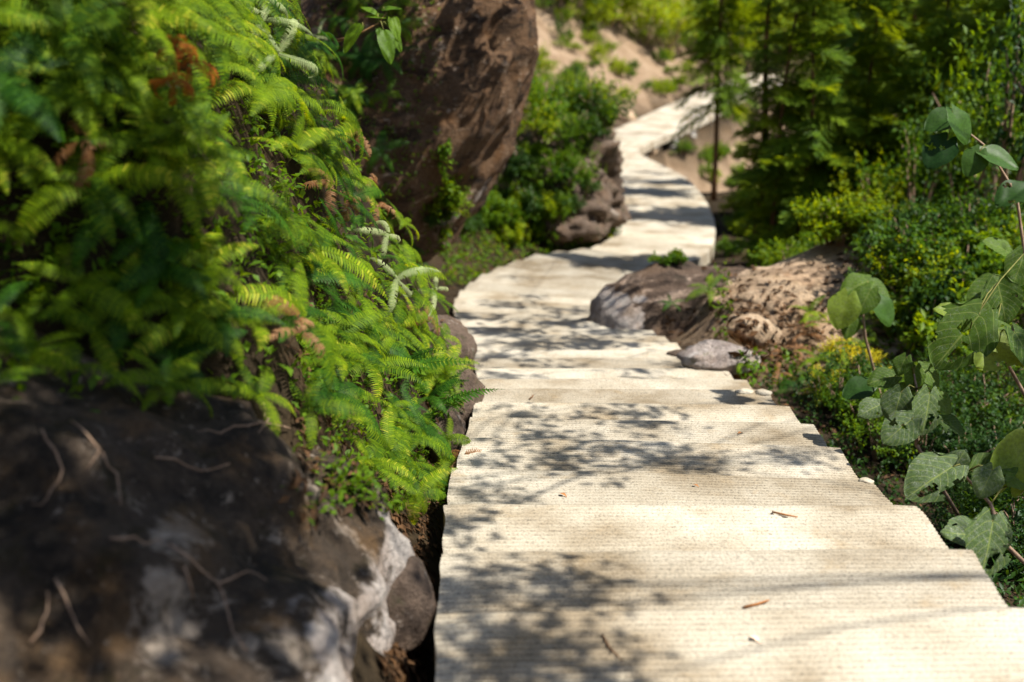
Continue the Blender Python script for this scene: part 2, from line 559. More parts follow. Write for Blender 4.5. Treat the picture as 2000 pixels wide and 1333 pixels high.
left_near = np.interp(e, [0, 0.10, 0.25, 0.5, 0.8, 1.2, 2.0, 6, 15, 60], [-0.20, -0.16, 0.10, 0.80, 1.62, 2.30, 3.0, 5.2, 10, 28])
left_mid = np.interp(e, [0, 0.12, 0.45, 0.9, 1.6, 3, 6, 15, 60], [-0.18, -0.12, 0.10, 0.75, 1.7, 2.6, 4.2, 9, 26])
left_far = np.interp(e, [0, 0.4, 2, 5, 10, 30, 60], [-0.10, 0.05, 0.75, 2.4, 5.2, 15, 28])
k1 = sstep(6.2, 9, Y); k2 = sstep(27, 33, Y)
left = left_near * (1 - k1) + left_mid * k1
left = left * (1 - k2) + left_far * k2
right_near = np.interp(e, [0, 0.1, 0.5, 1.2, 3, 8, 20, 60], [-0.22, -0.30, -0.50, -0.70, -0.75, -0.9, 2, 16])
right_mid = np.interp(e, [0, 0.3, 1, 2.2, 4, 6, 12, 25, 60], [-0.15, -0.12, -0.05, 0.12, 0.30, 0.35, 0.5, 4, 18])
right_far = np.interp(e, [0, 0.3, 1.5, 4, 8, 20, 60], [-0.5, -1.3, -2.1, -2.3, -1.8, 2, 18])
k1 = sstep(5.5, 8, Y); k2 = sstep(22, 28, Y)
right = right_near * (1 - k1) + right_mid * k1
right = right * (1 - k2) + right_far * k2
kf = (1 - sstep(2.2, 3.05, Y)) * (1 - sstep(1.4, 2.6, e))
left = left * (1 - 0.92 * kf * sstep(0.04, 0.2, e)) - 0.02 * kf
off = np.where(side > 0, left, right)
mound = 0.58 * np.exp(-(((X - 3.2) / 1.1) ** 2 + ((Y - 9.3) / 1.3) ** 2)) + 0.35 * np.exp(-(((X - 1.9) / 0.6) ** 2 + ((Y - 8.6) / 0.8) ** 2))
mound *= sstep(0.05, 0.5, e)
off = off + mound
hill = np.maximum(0, Y - 50) * 0.42 * sstep(1, 10, e)
Z = np.where(e < 0.02, np.minimum(pz, pzn) - 0.28, pz + off + hill)
for i in range(len(Z)):                           # roughness
    if e[i] > 0.02:
        a = min(1.0, 0.25 + e[i])
        Z[i] += (noise.fractal((X[i] * 0.9, Y[i] * 0.9, 0), 1.0, 2.0, 4) * 0.10 + noise.noise((X[i] * 4, Y[i] * 4, 5)) * 0.03) * a
sand = np.clip(2.2 * np.exp(-(((X - 2.9) / 1.3) ** 2 + ((Y - 8.7) / 1.3) ** 2)), 0, 1)
sand = np.maximum(sand, sstep(24, 30, Y) * np.where(side > 0, sstep(14, 5, e) * 0.58, sstep(6, 2, e) * 0.55))
sand *= sstep(0.02, 0.25, e)
nx_, ny_ = len(GX), len(GY)
idx = np.arange(nx_ * ny_).reshape(ny_, nx_)
quads = np.stack([idx[:-1, :-1], idx[:-1, 1:], idx[1:, 1:], idx[1:, :-1]], -1).reshape(-1, 4)
gverts = np.stack([X, Y, Z], 1)
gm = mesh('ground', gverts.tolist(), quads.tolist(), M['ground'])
at_ = gm.attributes.new('sand', 'FLOAT', 'POINT')
at_.data.foreach_set('value', sand.astype(np.float32))
tag(link('ground', gm), kind='structure')
BVH = BVHTree.FromPolygons([Vector(v) for v in gverts], quads.tolist())


def ground_at(x, y):
    h = BVH.ray_cast(Vector((x, y, 60)), Vector((0, 0, -1)))
    return h[0], h[1]


ROCKS = []                                        # bvh trees of the rocks, plants can grow on them too


def hit(px, py, rocks=True):
    d = ray(px, py).normalized()
    h = BVH.ray_cast(Vector((0, 0, 0)), d)
    res = (h[0], h[1], h[3]) if h[0] is not None else None
    if rocks:
        for b in ROCKS:
            r = b.ray_cast(Vector((0, 0, 0)), d)
            if r[0] is not None and (res is None or r[3] < res[2]): res = (r[0], r[1], r[3])
    return res


# ------------------------------------------------------------------ rocks
def rock(name, centre, radii, mat, label, seed, rough=0.22, cuts=6, sub=5, rot=(0, 0, 0), group=None, pale=None, keep=True, freq=1.0):
    bm = bmesh.new()
    bmesh.ops.create_icosphere(bm, subdivisions=sub, radius=1.0)
    rng = random.Random(seed)
    planes = []
    for k in range(cuts):
        n = Vector((rng.gauss(0, 1), rng.gauss(0, 1), rng.gauss(0, 1))).normalized()
        planes.append((n, rng.uniform(0.66, 0.9)))
    sh = Vector((seed * 3.1, seed * 1.3, seed * 0.7))
    for v in bm.verts:
        p = v.co.copy()
        for n, d in planes:
            k = p.dot(n) - d
            if k > 0: p -= n * k * 0.85
        q = p * freq
        p *= 1 + rough * 0.8 * noise.fractal(q * 1.4 + sh, 1.0, 2.0, 3) + rough * 0.35 * noise.fractal(q * 6 + sh, 0.9, 2.1, 4) \
            - rough * 0.15 * abs(noise.noise(q * 3.3 - sh))
        v.co = Vector((p.x * radii[0], p.y * radii[1], p.z * radii[2]))
    if rot != (0, 0, 0):
        bmesh.ops.rotate(bm, verts=bm.verts, matrix=Euler(rot).to_matrix())
    me = bpy.data.meshes.new(name)
    me.materials.append(mat)
    for f in bm.faces: f.smooth = True
    bm.to_mesh(me)
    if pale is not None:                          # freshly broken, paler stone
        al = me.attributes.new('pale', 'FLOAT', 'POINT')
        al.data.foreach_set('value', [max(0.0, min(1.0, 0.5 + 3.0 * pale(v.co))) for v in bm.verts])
    if keep:
        bvh_v = [v.co + Vector(centre) for v in bm.verts]
        bm.faces.ensure_lookup_table()
        ROCKS.append(BVHTree.FromPolygons(bvh_v, [[v.index for v in f.verts] for f in bm.faces]))
    bm.free()
    o = link(name, me, None, centre)
    tag(o, label, 'rock', group)
    return o


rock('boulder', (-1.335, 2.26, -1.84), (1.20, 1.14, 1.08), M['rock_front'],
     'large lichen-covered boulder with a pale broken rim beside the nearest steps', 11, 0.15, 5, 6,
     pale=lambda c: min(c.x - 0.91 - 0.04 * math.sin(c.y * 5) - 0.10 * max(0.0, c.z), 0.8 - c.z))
rock('boulder', at(845, 150, 9.4) + Vector((-0.40, 0.55, -0.33)), (1.12, 1.25, 1.62), M['rock_big'],
     'huge dark brown boulder leaning out over the bend of the stairs', 23, 0.15, 3, 6, rot=(0, 0.60, 0),
     pale=lambda c: min(0.03 - abs(c.x * 0.6 - c.z * 0.8 - 1.02), -c.y))
rock('boulder', low(1070, 400, 2.9) * 1.0 + Vector((-0.75, 0.6, 0.25)), (2.0, 1.9, 1.3), M['rock_brown'],
     'rough brown rock face with shrubs on top, left of the far bend', 31, 0.30, 8, 6)
rock('boulder', at(1310, 605, 9.3) + Vector((0.28, 0.1, -0.27)), (0.92, 0.75, 0.60), M['rock_dusk'],
     'low dark boulder at the inside of the bend with a pale left end', 47, 0.16, 6, 5,
     pale=lambda c: min(-0.52 - c.x, 0.42 - c.z))
rock('rock', at(1580, 615, 8.9), (0.80, 0.85, 0.34), M['rock_tan'], 'sunlit sandy outcrop behind the smooth tan stone', 53, 0.25, 7, 5)
rock('rock', at(1468, 648, 7.7), (0.23, 0.17, 0.12), M['rock_tan'], 'smooth sunlit tan stone on the slope right of the stairs', 61, 0.10, 5, 4, rot=(0, 0.35, 0.2))
rock('rock', at(1405, 700, 6.9), (0.24, 0.18, 0.10), M['rock_pale'], 'flat grey slab of rock touching the right edge of the steps', 67, 0.15, 6, 4)
rock('rock', at(1448, 690, 6.8), (0.06, 0.05, 0.03), M['rock_pale'], 'small white stone on the grey slab by the steps', 71, 0.15, 6, 3)
rock('rock', at(850, 660, 6.4) + Vector((0, 0, -0.1)), (0.24, 0.3, 0.22), M['rock_brown'], 'upper brown stone at the left edge of the stairs behind hanging ferns', 73, 0.15, 6, 4)
rock('rock', at(893, 750, 5.6) + Vector((-0.03, 0, -0.05)), (0.17, 0.3, 0.20), M['rock_brown'], 'middle brown stone wedged against the left edge of the stairs', 79, 0.15, 6, 4)
rock('rock', at(885, 830, 4.75) + Vector((-0.04, 0, -0.05)), (0.09, 0.2, 0.13), M['rock_brown'], 'small stone beside the left edge below the feathery fern', 83, 0.15, 6, 4)
rock('rock', at(800, 1130, 2.95) + Vector((-0.03, 0, -0.08)), (0.10, 0.16, 0.13), M['rock_brown'], 'grey-brown stone between the boulder and the nearest steps', 89, 0.15, 6, 4)
for k, (px, py, D, r, lab) in enumerate([
        (1215, 232, 0, 0.55, 'pale boulder at the foot of the far sandy slope'),
        (1165, 228, 38, 0.35, 'small pale stone left of the far ramp'),
        (1265, 295, 33, 0.30, 'pale stone below the near end of the far ramp'),
        (1440, 330, 18, 0.30, 'pale stone in the gully between the two fir trunks'),
        (1425, 300, 20, 0.35, 'upper pale stone in the gully behind the fir trunk')]):
    rock('rock', hit(px, py, False)[0], (r, r * 0.8, r * 0.7), M['rock_tan'], lab, 100 + k, 0.15, 6, 3)

# ------------------------------------------------------------------ masonry under the far ramp
RC = [(a, b) for a, b in ramp_pts]
i0 = 5
wall = empty('retaining_wall', tuple(RC[len(RC) // 2][1]))
tag(wall, 'rough grey stone wall holding up the far end of the ramp', 'wall')
wl = Vector(wall.location)
rngw = random.Random(5)
stone_me = []
for k in range(4):
    bm = bmesh.new()
    bmesh.ops.create_icosphere(bm, subdivisions=2, radius=0.5)
    for v in bm.verts:
        v.co = Vector([max(-0.40, min(0.40, c)) for c in v.co]) * (1 + 0.25 * noise.noise(v.co * 3 + Vector((k, k, 0))))
    me = bpy.data.meshes.new('stone'); bm.to_mesh(me); bm.free()
    me.materials.append(M['stone_wall'])
    stone_me.append(me)
core = MB()
seg = [b for a, b in RC[9:]]
for p, q in zip(seg, seg[1:]):
    n = Vector(((q - p).y, -(q - p).x, 0)).normalized()
    a0, a1 = p - n * 0.10, q - n * 0.10
    b0, b1 = p - n * 0.40, q - n * 0.40
    top, bot = Vector((0, 0, -0.23)), Vector((0, 0, -2.4))
    core.add([x + t - wl for x in (a0, a1, b1, b0) for t in (top, bot)],
             [(0, 1, 3, 2), (2, 3, 5, 4), (4, 5, 7, 6), (6, 7, 1, 0), (0, 2, 4, 6)])
    L = (q - p).length
    z = -0.40
    while z > -2.2:
        hgt = rngw.uniform(0.26, 0.40)
        x = rngw.uniform(-0.1, 0.1)
        while x < L:
            w = rngw.uniform(0.32, 0.55)
            c = p + (q - p).normalized() * (x + w / 2) - n * 0.09 + Vector((0, 0, z - hgt / 2))
            o = link('stone', rngw.choice(stone_me), wall, c - wl, (0, 0, math.atan2((q - p).y, (q - p).x)), (w * 1.15, 0.22, hgt * 1.15))
            x += w + 0.03
        z -= hgt + 0.03
link('core', core.mesh('core', M['mortar'], False), wall)
for k, (i, lab) in enumerate([(2, 'short stone pier under the near end of the far ramp'), (4, 'second stone pier under the far ramp'),
                              (7, 'third stone pier under the far ramp, nearest the wall')]):
    p = RC[i][1] + (RC[i][0] - RC[i][1]).normalized() * 0.22
    o = empty('stone_pier', tuple(p + Vector((0, 0, -1.6))))
    tag(o, lab, 'pier', 'piers under the ramp')
    z = 0.0
    while z < 1.34:
        h = rngw.uniform(0.18, 0.28)
        link('stone', rngw.choice(stone_me), o, (RND(-.02, .02), RND(-.02, .02), z + h / 2), (0, 0, RND(-.3, .3)), (0.42, 0.42, h * 1.3))
        z += h

# ------------------------------------------------------------------ foliage meshes
def frond_mesh(name, mat, L=0.20, W=0.028, n=27, droop=0.5, curl=0.0, bend=0.0, fwd=0.25, seed=0, sparse=0.0, sag=0.25):
    rng = random.Random(seed)
    mb = MB()
    # rachis curve in the xz plane, curling down
    pts, ang, p = [], 0.25, Vector((0, 0, 0))
    ns = 24
    yaw = 0.0
    for i in range(ns + 1):
        pts.append((p.copy(), ang, yaw))
        t = i / ns
        ang -= (droop * 1.3 + curl * (t ** 2) * 6) / ns
        yaw += bend / ns
        p = p + Vector((math.cos(ang) * math.cos(yaw), math.cos(ang) * math.sin(yaw), math.sin(ang))) * (L / ns)
    def ev(t):
        f = min(t * ns, ns - 1e-4)
        i = int(f); k = f - i
        a, b = pts[i], pts[i + 1]
        ang = a[1] + (b[1] - a[1]) * k; yw = a[2] + (b[2] - a[2]) * k
        T = Vector((math.cos(ang) * math.cos(yw), math.cos(ang) * math.sin(yw), math.sin(ang)))
        S = Vector((-math.sin(yw), math.cos(yw), 0))
        return a[0].lerp(b[0], k), T, S, T.cross(S)
    # midrib
    vs, fs = [], []
    for i in range(ns + 1):
        q, T, S, U = ev(i / ns)
        r = 0.0016 * (1 - 0.7 * i / ns)
        vs += [q - S * r, q + S * r, q + U * r]
    for i in range(ns):
        for k in range(3):
            fs.append((i * 3 + k, i * 3 + (k + 1) % 3, i * 3 + 3 + (k + 1) % 3, i * 3 + 3 + k))
    mb.add(vs, fs)
    b = L / n * 0.36
    for i in range(n):
        t = (i + 0.5) / n
        prof = min(1.0, ((1 - t) * 2.1 + 0.05)) ** 0.8 * (0.55 + 0.45 * min(1, t * 5))
        for sd in (-1, 1):
            if rng.random() < sparse: continue
            q, T, S, U = ev(t)
            w = W * prof * rng.uniform(0.88, 1.08)
            D = (S * sd + T * (fwd + rng.uniform(-.05, .05))).normalized()
            up = rng.uniform(-0.1, 0.2)
            m = q + D * w * 0.55 + U * (w * 0.10 * up)
            e_ = q + D * w - U * (w * sag)
            mb.add([q - T * b, q + T * b, m + T * b * 0.85, m - T * b * 0.85, e_ + T * b * 0.2],
                   [(0, 1, 2, 3), (3, 2, 4)])
    return mb.mesh(name, mat)


def pinnate_mesh(name, mat, L=0.34, W=0.055, n=17, seed=0):
    """once-pinnate frond with separate leaflets"""
    rng = random.Random(seed)
    mb = MB()
    def ev(t): return Vector((L * t, 0, 0.10 * L * math.sin(t * 2.4) - 0.18 * L * t * t))
    mb.tube([ev(i / 12) for i in range(13)], [0.0022 * (1 - 0.7 * i / 12) for i in range(13)], 4)
    for i in range(n):
        t = 0.10 + 0.9 * i / n
        w = W * (1 - t * t * 0.85) * (0.7 + 0.3 * min(1, t * 4))
        for sd in (-1, 1):
            q = ev(t)
            D = Vector((0.35, sd, rng.uniform(-0.15, 0.15))).normalized()
            T = Vector((1, -0.35 * sd, 0)).normalized()
            b = w * 0.16
            prev = None
            vs = []
            for s, k in ((0, 0.5), (0.25, 1.0), (0.6, 0.85), (0.85, 0.45), (1, 0.03)):
                c = q + D * w * s + Vector((0, 0, -0.18 * w * s * s))
                vs += [c - T * b * k, c + Vector((0, 0, -0.04 * w)), c + T * b * k]
            fs = []
            for j in range(4):
                fs += [(j * 3, j * 3 + 1, j * 3 + 4, j * 3 + 3), (j * 3 + 1, j * 3 + 2, j * 3 + 5, j * 3 + 4)]
            mb.add(vs, fs)
    return mb.mesh(name, mat)


_fc = {}
def frond(kind, var):
    key = (kind, var)
    if key not in _fc:
        i = var
        if kind in ('fern_dead', 'fern_rust'):
            me = frond_mesh('frond', M[kind], 0.17, 0.026, 24, 0.8, 0.3 + 0.2 * i, 0.5 * (i - 2), 0.45, i, 0.22, 0.45)
        elif kind == 'fern_pale':
            me = frond_mesh('frond', M[kind], 0.20, 0.020, 34, 0.5, 0.35 * i, 0.35 * (i - 2), 0.4, i, 0.05, 0.6)
        else:
            me = frond_mesh('frond', M[kind], 0.20, 0.033 + 0.002 * i, 27, 0.45 + 0.22 * i, 0.0, 0.30 * (i - 2), 0.25, i + 9)
        _fc[key] = me
    return _fc[key]


_stemc = {}
def stem_me(kind, var):
    if (kind, var) not in _stemc:
        mb = MB()
        a = 0.25 * (var - 1)
        mb.tube([(0, 0, -0.06), (0.02 * a, 0.01, 0.3), (0.10 * a, 0.0, 0.65), (0.22 * a, 0, 1.0)], [0.009, 0.008, 0.007, 0.005], 5)
        _stemc[(kind, var)] = mb.mesh('stem', M[kind])
    return _stemc[(kind, var)]


def fern(base, up, size, kind, nfr, label, group, stem=0.16, spread=(0.1, 0.5), name='fern', az0=None, azr=6.283):
    """a forked fern: a wiry stem and blades spreading from its top"""
    o = empty(name, base)
    u = Vector(up).normalized()
    o.rotation_euler = u.to_track_quat('Z', 'Y').to_euler()
    tag(o, label, 'fern', group)
    v = random.randrange(3)
    sk = 'drystem' if kind in ('fern_dead', 'fern_rust', 'fern_pale') else 'stem'
    link('stem', stem_me(sk, v), o, None, None, (stem * 0.6, stem * 0.6, stem))
    top = Vector((0.22 * 0.25 * (v - 1) * stem * 0.6, 0, stem))
    a0 = RND(0, 6.28) if az0 is None else az0
    for k in range(nfr):
        az = a0 + azr * (k + RND(-.25, .25)) / nfr
        link('frond', frond(kind, random.randrange(5)), o, top - Vector((0, 0, RND(0, 0.25) * stem)),
             (RND(-.3, .3), -RND(*spread), az), size * RND(0.75, 1.15))
    return o


def leaf_quad(mb, c, D, Nn, ln, wd, fold=0.15):
    S = D.cross(Nn).normalized()
    Nn = S.cross(D)
    tip = c + D * ln - Nn * ln * 0.12
    m = c + D * ln * 0.5
    mb.add([c, m - S * wd * 0.5 + Nn * fold * wd, tip, m + S * wd * 0.5 + Nn * fold * wd, m], [(0, 1, 4), (1, 2, 4), (2, 3, 4), (3, 0, 4)])


def rv(rng): return Vector((rng.gauss(0, 1), rng.gauss(0, 1), rng.gauss(0, 1))).normalized()


def crown_mesh(mat, seed, clumps=26, per=42, leaf=0.085, flat=0.8, wd=0.5):
    """unit radius shrub crown of leaf sprays"""
    rng = random.Random(seed)
    mb = MB()
    for k in range(clumps):
        d = rv(rng); d.z = abs(d.z) * 1.1 - 0.15
        c = Vector((d.x, d.y, d.z * flat)) * rng.uniform(0.35, 0.92)
        r = rng.uniform(0.18, 0.34)
        tip = (c.normalized() * 0.6 + rv(rng) * 0.5 + Vector((0, 0, 0.35))).normalized()
        for j in range(per):
            q = c + tip * rng.uniform(-r, r * 1.3) + rv(rng) * r * rng.uniform(0.1, 0.65)
            D = (tip * 0.5 + rv(rng) * 0.8 + Vector((0, 0, -0.1))).normalized()
            Nn = (Vector((0, 0, 1)) + rv(rng) * 0.6).normalized()
            if abs(D.dot(Nn)) > 0.95: continue
            leaf_quad(mb, q, D, Nn, leaf * rng.uniform(0.6, 1.3), leaf * wd * rng.uniform(0.8, 1.2))
    return mb.mesh('crown', mat)


def stems_mesh(seed, n=6):
    rng = random.Random(seed)
    mb = MB()
    for k in range(n):
        d = rv(rng); d.z = abs(d.z) + 0.5
        d = d.normalized() * rng.uniform(0.5, 0.85)
        mb.tube([(0, 0, -0.7), d * 0.3 + Vector((0, 0, -0.35)), d * 0.7, d], [0.03, 0.022, 0.015, 0.006], 4)
    return mb.mesh('stems', M['twig'])


CR = {}
def crown(kind, var, leaf, wd=0.5):
    key = (kind, var, leaf)
    if key not in CR: CR[key] = crown_mesh(M[kind], hash((kind, var, leaf)) % 1 + var * 13 + int(leaf * 1000), leaf=leaf, wd=wd)
    return CR[key]


ST = [stems_mesh(k) for k in range(3)]


def shrub(base, r, kind, label, group, leaf=0.085, h=1.0, lift=0.45, name='shrub', wd=0.5):
    o = empty(name, base)
    tag(o, label, 'shrub', group)
    rz = RND(0, 6.28)
    sc = (r * RND(.85, 1.15), r * RND(.85, 1.15), r * h * RND(.85, 1.15))
    link('crown', crown(kind, random.randrange(4), leaf, wd), o, (0, 0, r * lift), (RND(-.15, .15), RND(-.15, .15), rz), sc)
    link('stems', random.choice(ST), o, (0, 0, r * lift), (0, 0, rz), sc)
    return o


def scatter(n, x0, x1, y0, y1, rng, keep=None, rocks=True, dmax=200):
    k = tries = 0
    while k < n and tries < n * 30:
        tries += 1
        px, py = rng.uniform(x0, x1), rng.uniform(y0, y1)
        if keep and not keep(px, py): continue
        h = hit(px, py, rocks)
        if h is None or h[2] > dmax: continue
        q = np.array([h[0].x, h[0].y])
        dd = np.hypot(*(CL[:, :2] - q).T)
        j = dd.argmin()
        if dd[j] < HW[j] + 0.06: continue
        k += 1
        yield px, py, h[0], h[1], h[2]


MARKS = [(785, 1010, 'the star-shaped fern'), (400, 560, 'the lone blurred fern'), (275, 230, 'the rust-orange ferns'), (250, 110, 'the largest sunlit fern'),
         (690, 500, 'the pale drooping fern'), (740, 60, 'the glossy hanging sprig'), (880, 200, 'the leaning boulder'), (850, 660, 'the upper brown edge stone'),
         (893, 750, 'the middle edge stone'), (870, 800, 'the feathery fern'), (560, 950, 'the lichen boulder'), (1385, 590, 'the lone bright fern'),
         (1470, 640, 'the smooth tan stone'), (1570, 570, 'the sandy outcrop'), (1480, 400, 'the bare fir trunks'), (1395, 250, 'the slender fir'),
         (1660, 750, 'the yellow bushes'), (1870, 650, 'the insect-eaten leaves'), (1790, 800, 'the dust-speckled plant'), (1880, 1000, 'the low dusty plant'),
         (1640, 610, 'the blurred broad-leaved plant'), (1310, 550, 'the low dark boulder'), (1405, 700, 'the grey slab'), (1100, 340, 'the brown rock face'),
         (1220, 130, 'the bare far slope'), (1330, 230, 'the far ramp'), (1300, 430, 'the far bend'), (1850, 260, 'the dark shaded broad leaves'),
         (1000, 590, 'the shaded bend of the steps'), (20, 40, 'the top left corner'), (10, 200, 'the left picture edge'), (120, 330, 'the dead fern in bank shadow'), (1985, 470, 'the right picture edge'), (150, 640, 'the dark soil above the boulder'), (1900, 450, 'the shaded thicket'), (610, 100, 'the pale upright fern'), (685, 380, 'the pinkish curled fern'), (455, 140, 'the pale curled ferns')]


def where(px, py):
    x, y, n = min(MARKS, key=lambda m: math.hypot(m[0] - px, m[1] - py))
    dx, dy = px - x, py - y
    d = math.hypot(dx, dy)
    if d < 28: return 'right at ' + n
    a = int(round(math.degrees(math.atan2(-dy, dx)) / 45)) % 8
    w = ['right of', 'above right of', 'above', 'above left of', 'left of', 'below left of', 'below', 'below right of'][a]
    return ('close ' if d < 75 else 'well ' if d > 170 else '') + w + ' ' + n


def size_word(v, lo, hi):
    t = (v - lo) / (hi - lo + 1e-6)
    return 'small' if t < 0.33 else 'large' if t > 0.67 else 'middling'


R1 = random.Random(21)
random.seed(99)
# ------------------------------------------------------------------ ferns on the left bank
def fern_patch(n, box, size, kinds, nfr, look, group, stem, lean, tilt, keep=None, **kw):
    for px, py, p, nn, d in scatter(n, *box, R1, keep):
        sz, kd, nf = RND(*size), R1.choice(kinds), R1.randint(*nfr)
        col = {'fern': 'yellow-green', 'fern_dark': 'deep green', 'fern_dead': 'withered brown'}[kd]
        fern(p, nn * lean + Vector(tilt), sz, kd, nf, '%s %s %s-bladed %s %s' % (size_word(sz, *size), col, ['', '', '', 'three', 'four', 'five', 'six', 'seven'][nf], look, where(px, py)), group, RND(*stem), **kw)


fern_patch(48, (-120, 540, -60, 440), (.75, 1.35), ['fern'] * 7 + ['fern_dark'], (4, 7), 'forked fern', 'ferns high on the near left bank', (.06, .24), .6, (.25, -.2, .8))
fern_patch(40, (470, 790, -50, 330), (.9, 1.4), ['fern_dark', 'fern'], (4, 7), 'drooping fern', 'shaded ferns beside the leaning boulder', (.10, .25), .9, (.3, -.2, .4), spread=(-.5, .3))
fern_patch(46, (520, 850, 300, 720), (.75, 1.25), ['fern'] * 3 + ['fern_dark'], (4, 6), 'fern', 'ferns on the sunny shoulder of the bank', (.06, .2), .7, (.3, -.1, .7), lambda x, y: x < 650 + (y - 300) * 0.9)
fern_patch(38, (540, 900, 690, 960), (.65, 1.1), ['fern'] * 2 + ['fern_dark'], (4, 6), 'fern', 'ferns at the foot of the bank', (.03, .12), .5, (.1, -.2, .8), lambda x, y: x > 540 + (y - 690) * 0.75)
fern_patch(16, (240, 560, -60, 220), (.9, 1.4), ['fern'] * 2 + ['fern_dark'], (4, 7), 'ridge fern', 'ferns along the top of the bank', (.1, .24), .6, (.25, -.2, .8))
fern_patch(26, (-60, 560, 440, 840), (.7, 1.0), ['fern'] * 2 + ['fern_dark'], (3, 5), 'blurred fern', 'small ferns above the lichen boulder', (.03, .10), .6, (.1, -.2, .7))


def fern_px(px, py, size, kind, nfr, label, stem=.06, up=(0, -.3, 1), lift=0.0, **kw):
    h = hit(px, py)
    return fern(h[0] + h[1] * lift, up, size, kind, nfr, label, None, stem, **kw)


fern_px(775, 1000, 0.8, 'fern', 7, 'star-shaped bright fern hanging between the boulder rim and the steps', 0.09, (0.25, -.6, .7), 0.06, spread=(-0.6, 0.1))
fern_px(400, 560, 1.0, 'fern', 7, 'bright blurred fern alone in the middle of the left bank', 0.08, (0.2, -.5, .8))
fern_px(430, 660, 0.9, 'fern', 6, 'low arching fern right above the lichen boulder', 0.05, (0.2, -.5, .8))
fern_px(600, 815, 0.8, 'fern', 5, 'bright fern on the upper rim of the lichen boulder', 0.05, (0.2, -.5, .8))
fern_px(260, 150, 1.35, 'fern', 7, 'largest sunlit fern at the top of the near bank', 0.24, (0.2, -.5, .8))
fern_px(360, 120, 1.2, 'fern', 6, 'sunlit arching fern right of the largest one', 0.22, (0.3, -.4, .8))
for k, (px, py) in enumerate([(285, 190), (270, 260), (300, 225)]):
    fern_px(px, py, 0.62, 'fern_rust', 6, ['rust-orange withered fern below the largest sunlit fern', 'lowest rust-orange withered fern on the near bank',
            'middle clump of rust-orange withered fern'][k], 0.16, (0.3, -.6, .6), 0.12, spread=(-0.9, -0.2))
for k, (px, py, l) in enumerate([(440, 100, 'pale curled fern at the top of the bank'), (470, 170, 'pale drying fern left of the hanging green fern'),
                                 (430, 60, 'pale arching fern tip among yellow-green ferns'), (690, 500, 'pale whitish drooping fern on the sunny shoulder'),
                                 (700, 590, 'pale grey-green fern below the drooping white one'), (790, 600, 'single pale curled frond near the edge stones'),
                                 (610, 100, 'pale upright fern against the dark bank')]):
    fern_px(px, py, 1.0, 'fern_pale', 4, l, 0.16, (0.4, -.6, .5), 0.10, spread=(-0.6, 0.4))
for k, (px, py, l) in enumerate([(685, 385, 'pinkish dead curled fern above the pale drooping one'), (640, 430, 'brown dead fern among green on the sunny shoulder'),
                                 (790, 650, 'russet dead frond beside the upper brown stone'), (660, 300, 'brown shrivelled fern in the shade of the boulder'),
                                 (700, 440, 'brown looping dead frond on the sunny shoulder'), (590, 400, 'orange dead fern left of the curled one'),
                                 (860, 930, 'dry brown fern leaning over the left step edge'), (880, 950, 'dried fern tip lying on the left end of a step'),
                                 (150, 360, 'brown dead fern in the near bank shadow'), (520, 700, 'dead fern on the soil above the boulder')]):
    fern_px(px, py, 0.9, 'fern_dead', 4, l, 0.14, (0.4, -.5, .6), 0.06, spread=(-0.7, 0.5))
# feathery once-pinnate fern by the steps
pm = [pinnate_mesh('frond', M['fern_dark'], 0.32, 0.055, 17, k) for k in range(2)]
for px, py, l, az in [(845, 815, 'feathery fern with separate leaflets reaching to the steps', -0.3), (770, 740, 'feathery fern with separate leaflets higher on the bank', 0.2)]:
    h = hit(px, py)
    o = empty('feather_fern', h[0]); tag(o, l, 'fern')
    for k in range(6):
        link('frond', random.choice(pm), o, (0, 0, 0.02), (RND(-.4, .4), -RND(.1, .7), az + (k - 2.5) * 0.5), RND(.7, 1.05))
# ferns on the right of the stairs
fern_patch(22, (1560, 1830, 600, 800), (.8, 1.2), ['fern'], (4, 6), 'thicket fern', 'ferns right of the stairs', (.05, .2), 0, (0, -.2, 1))
fern_px(1385, 590, 1.15, 'fern', 7, 'lone bright fern in front of the low dark boulder', 0.12)
fern_px(1310, 600, 0.6, 'fern_dark', 5, 'small dark fern on the low boulder', 0.04)
fern_px(1450, 720, 0.6, 'fern', 5, 'small fern beside the grey slab of rock', 0.04)
fern_px(1975, 1060, 0.8, 'fern', 4, 'bright fern tip at the right edge of the picture', 0.10)
fern_px(1560, 770, 0.9, 'fern_dark', 5, 'dark fern hugging the right corner of the steps', 0.06)
fern_patch(12, (1480, 1700, 640, 780), (.7, 1.0), ['fern_dead'], (3, 5), 'fern', 'withered ferns right of the stairs', (.03, .1), 0, (0, -.2, 1))

# low seedlings and moss leaves between the ferns: nobody could count them
ug = MB()
R3 = random.Random(12)
for n_, box, sz in [(1500, (-120, 560, -60, 800), (.02, .045)), (1500, (470, 860, -50, 760), (.025, .05)), (900, (560, 900, 700, 1000), (.015, .035)),
                    (1800, (860, 1200, 280, 560), (.04, .08)), (2600, (1400, 2050, 380, 760), (.03, .06))]:
    for px, py, p, nn, d in scatter(n_, *box, R3):
        if px < 620 and p.y < 3.2 and p.z < -0.75 and R3.random() < .8: continue
        if 1430 < px < 1720 and 490 < py < 690: continue
        for q in range(2):
            D = (rv(R3) + nn * 0.7).normalized()
            leaf_quad(ug, p + nn * R3.uniform(0, .04) + rv(R3) * .02, D, (Vector((0, 0, 1)) + rv(R3) * 0.6).normalized(), R3.uniform(*sz), R3.uniform(*sz) * 0.5)
tag(link('undergrowth', ug.mesh('undergrowth', M['shrub'])), 'low green seedlings covering the soil between the ferns', 'undergrowth', kind='stuff')

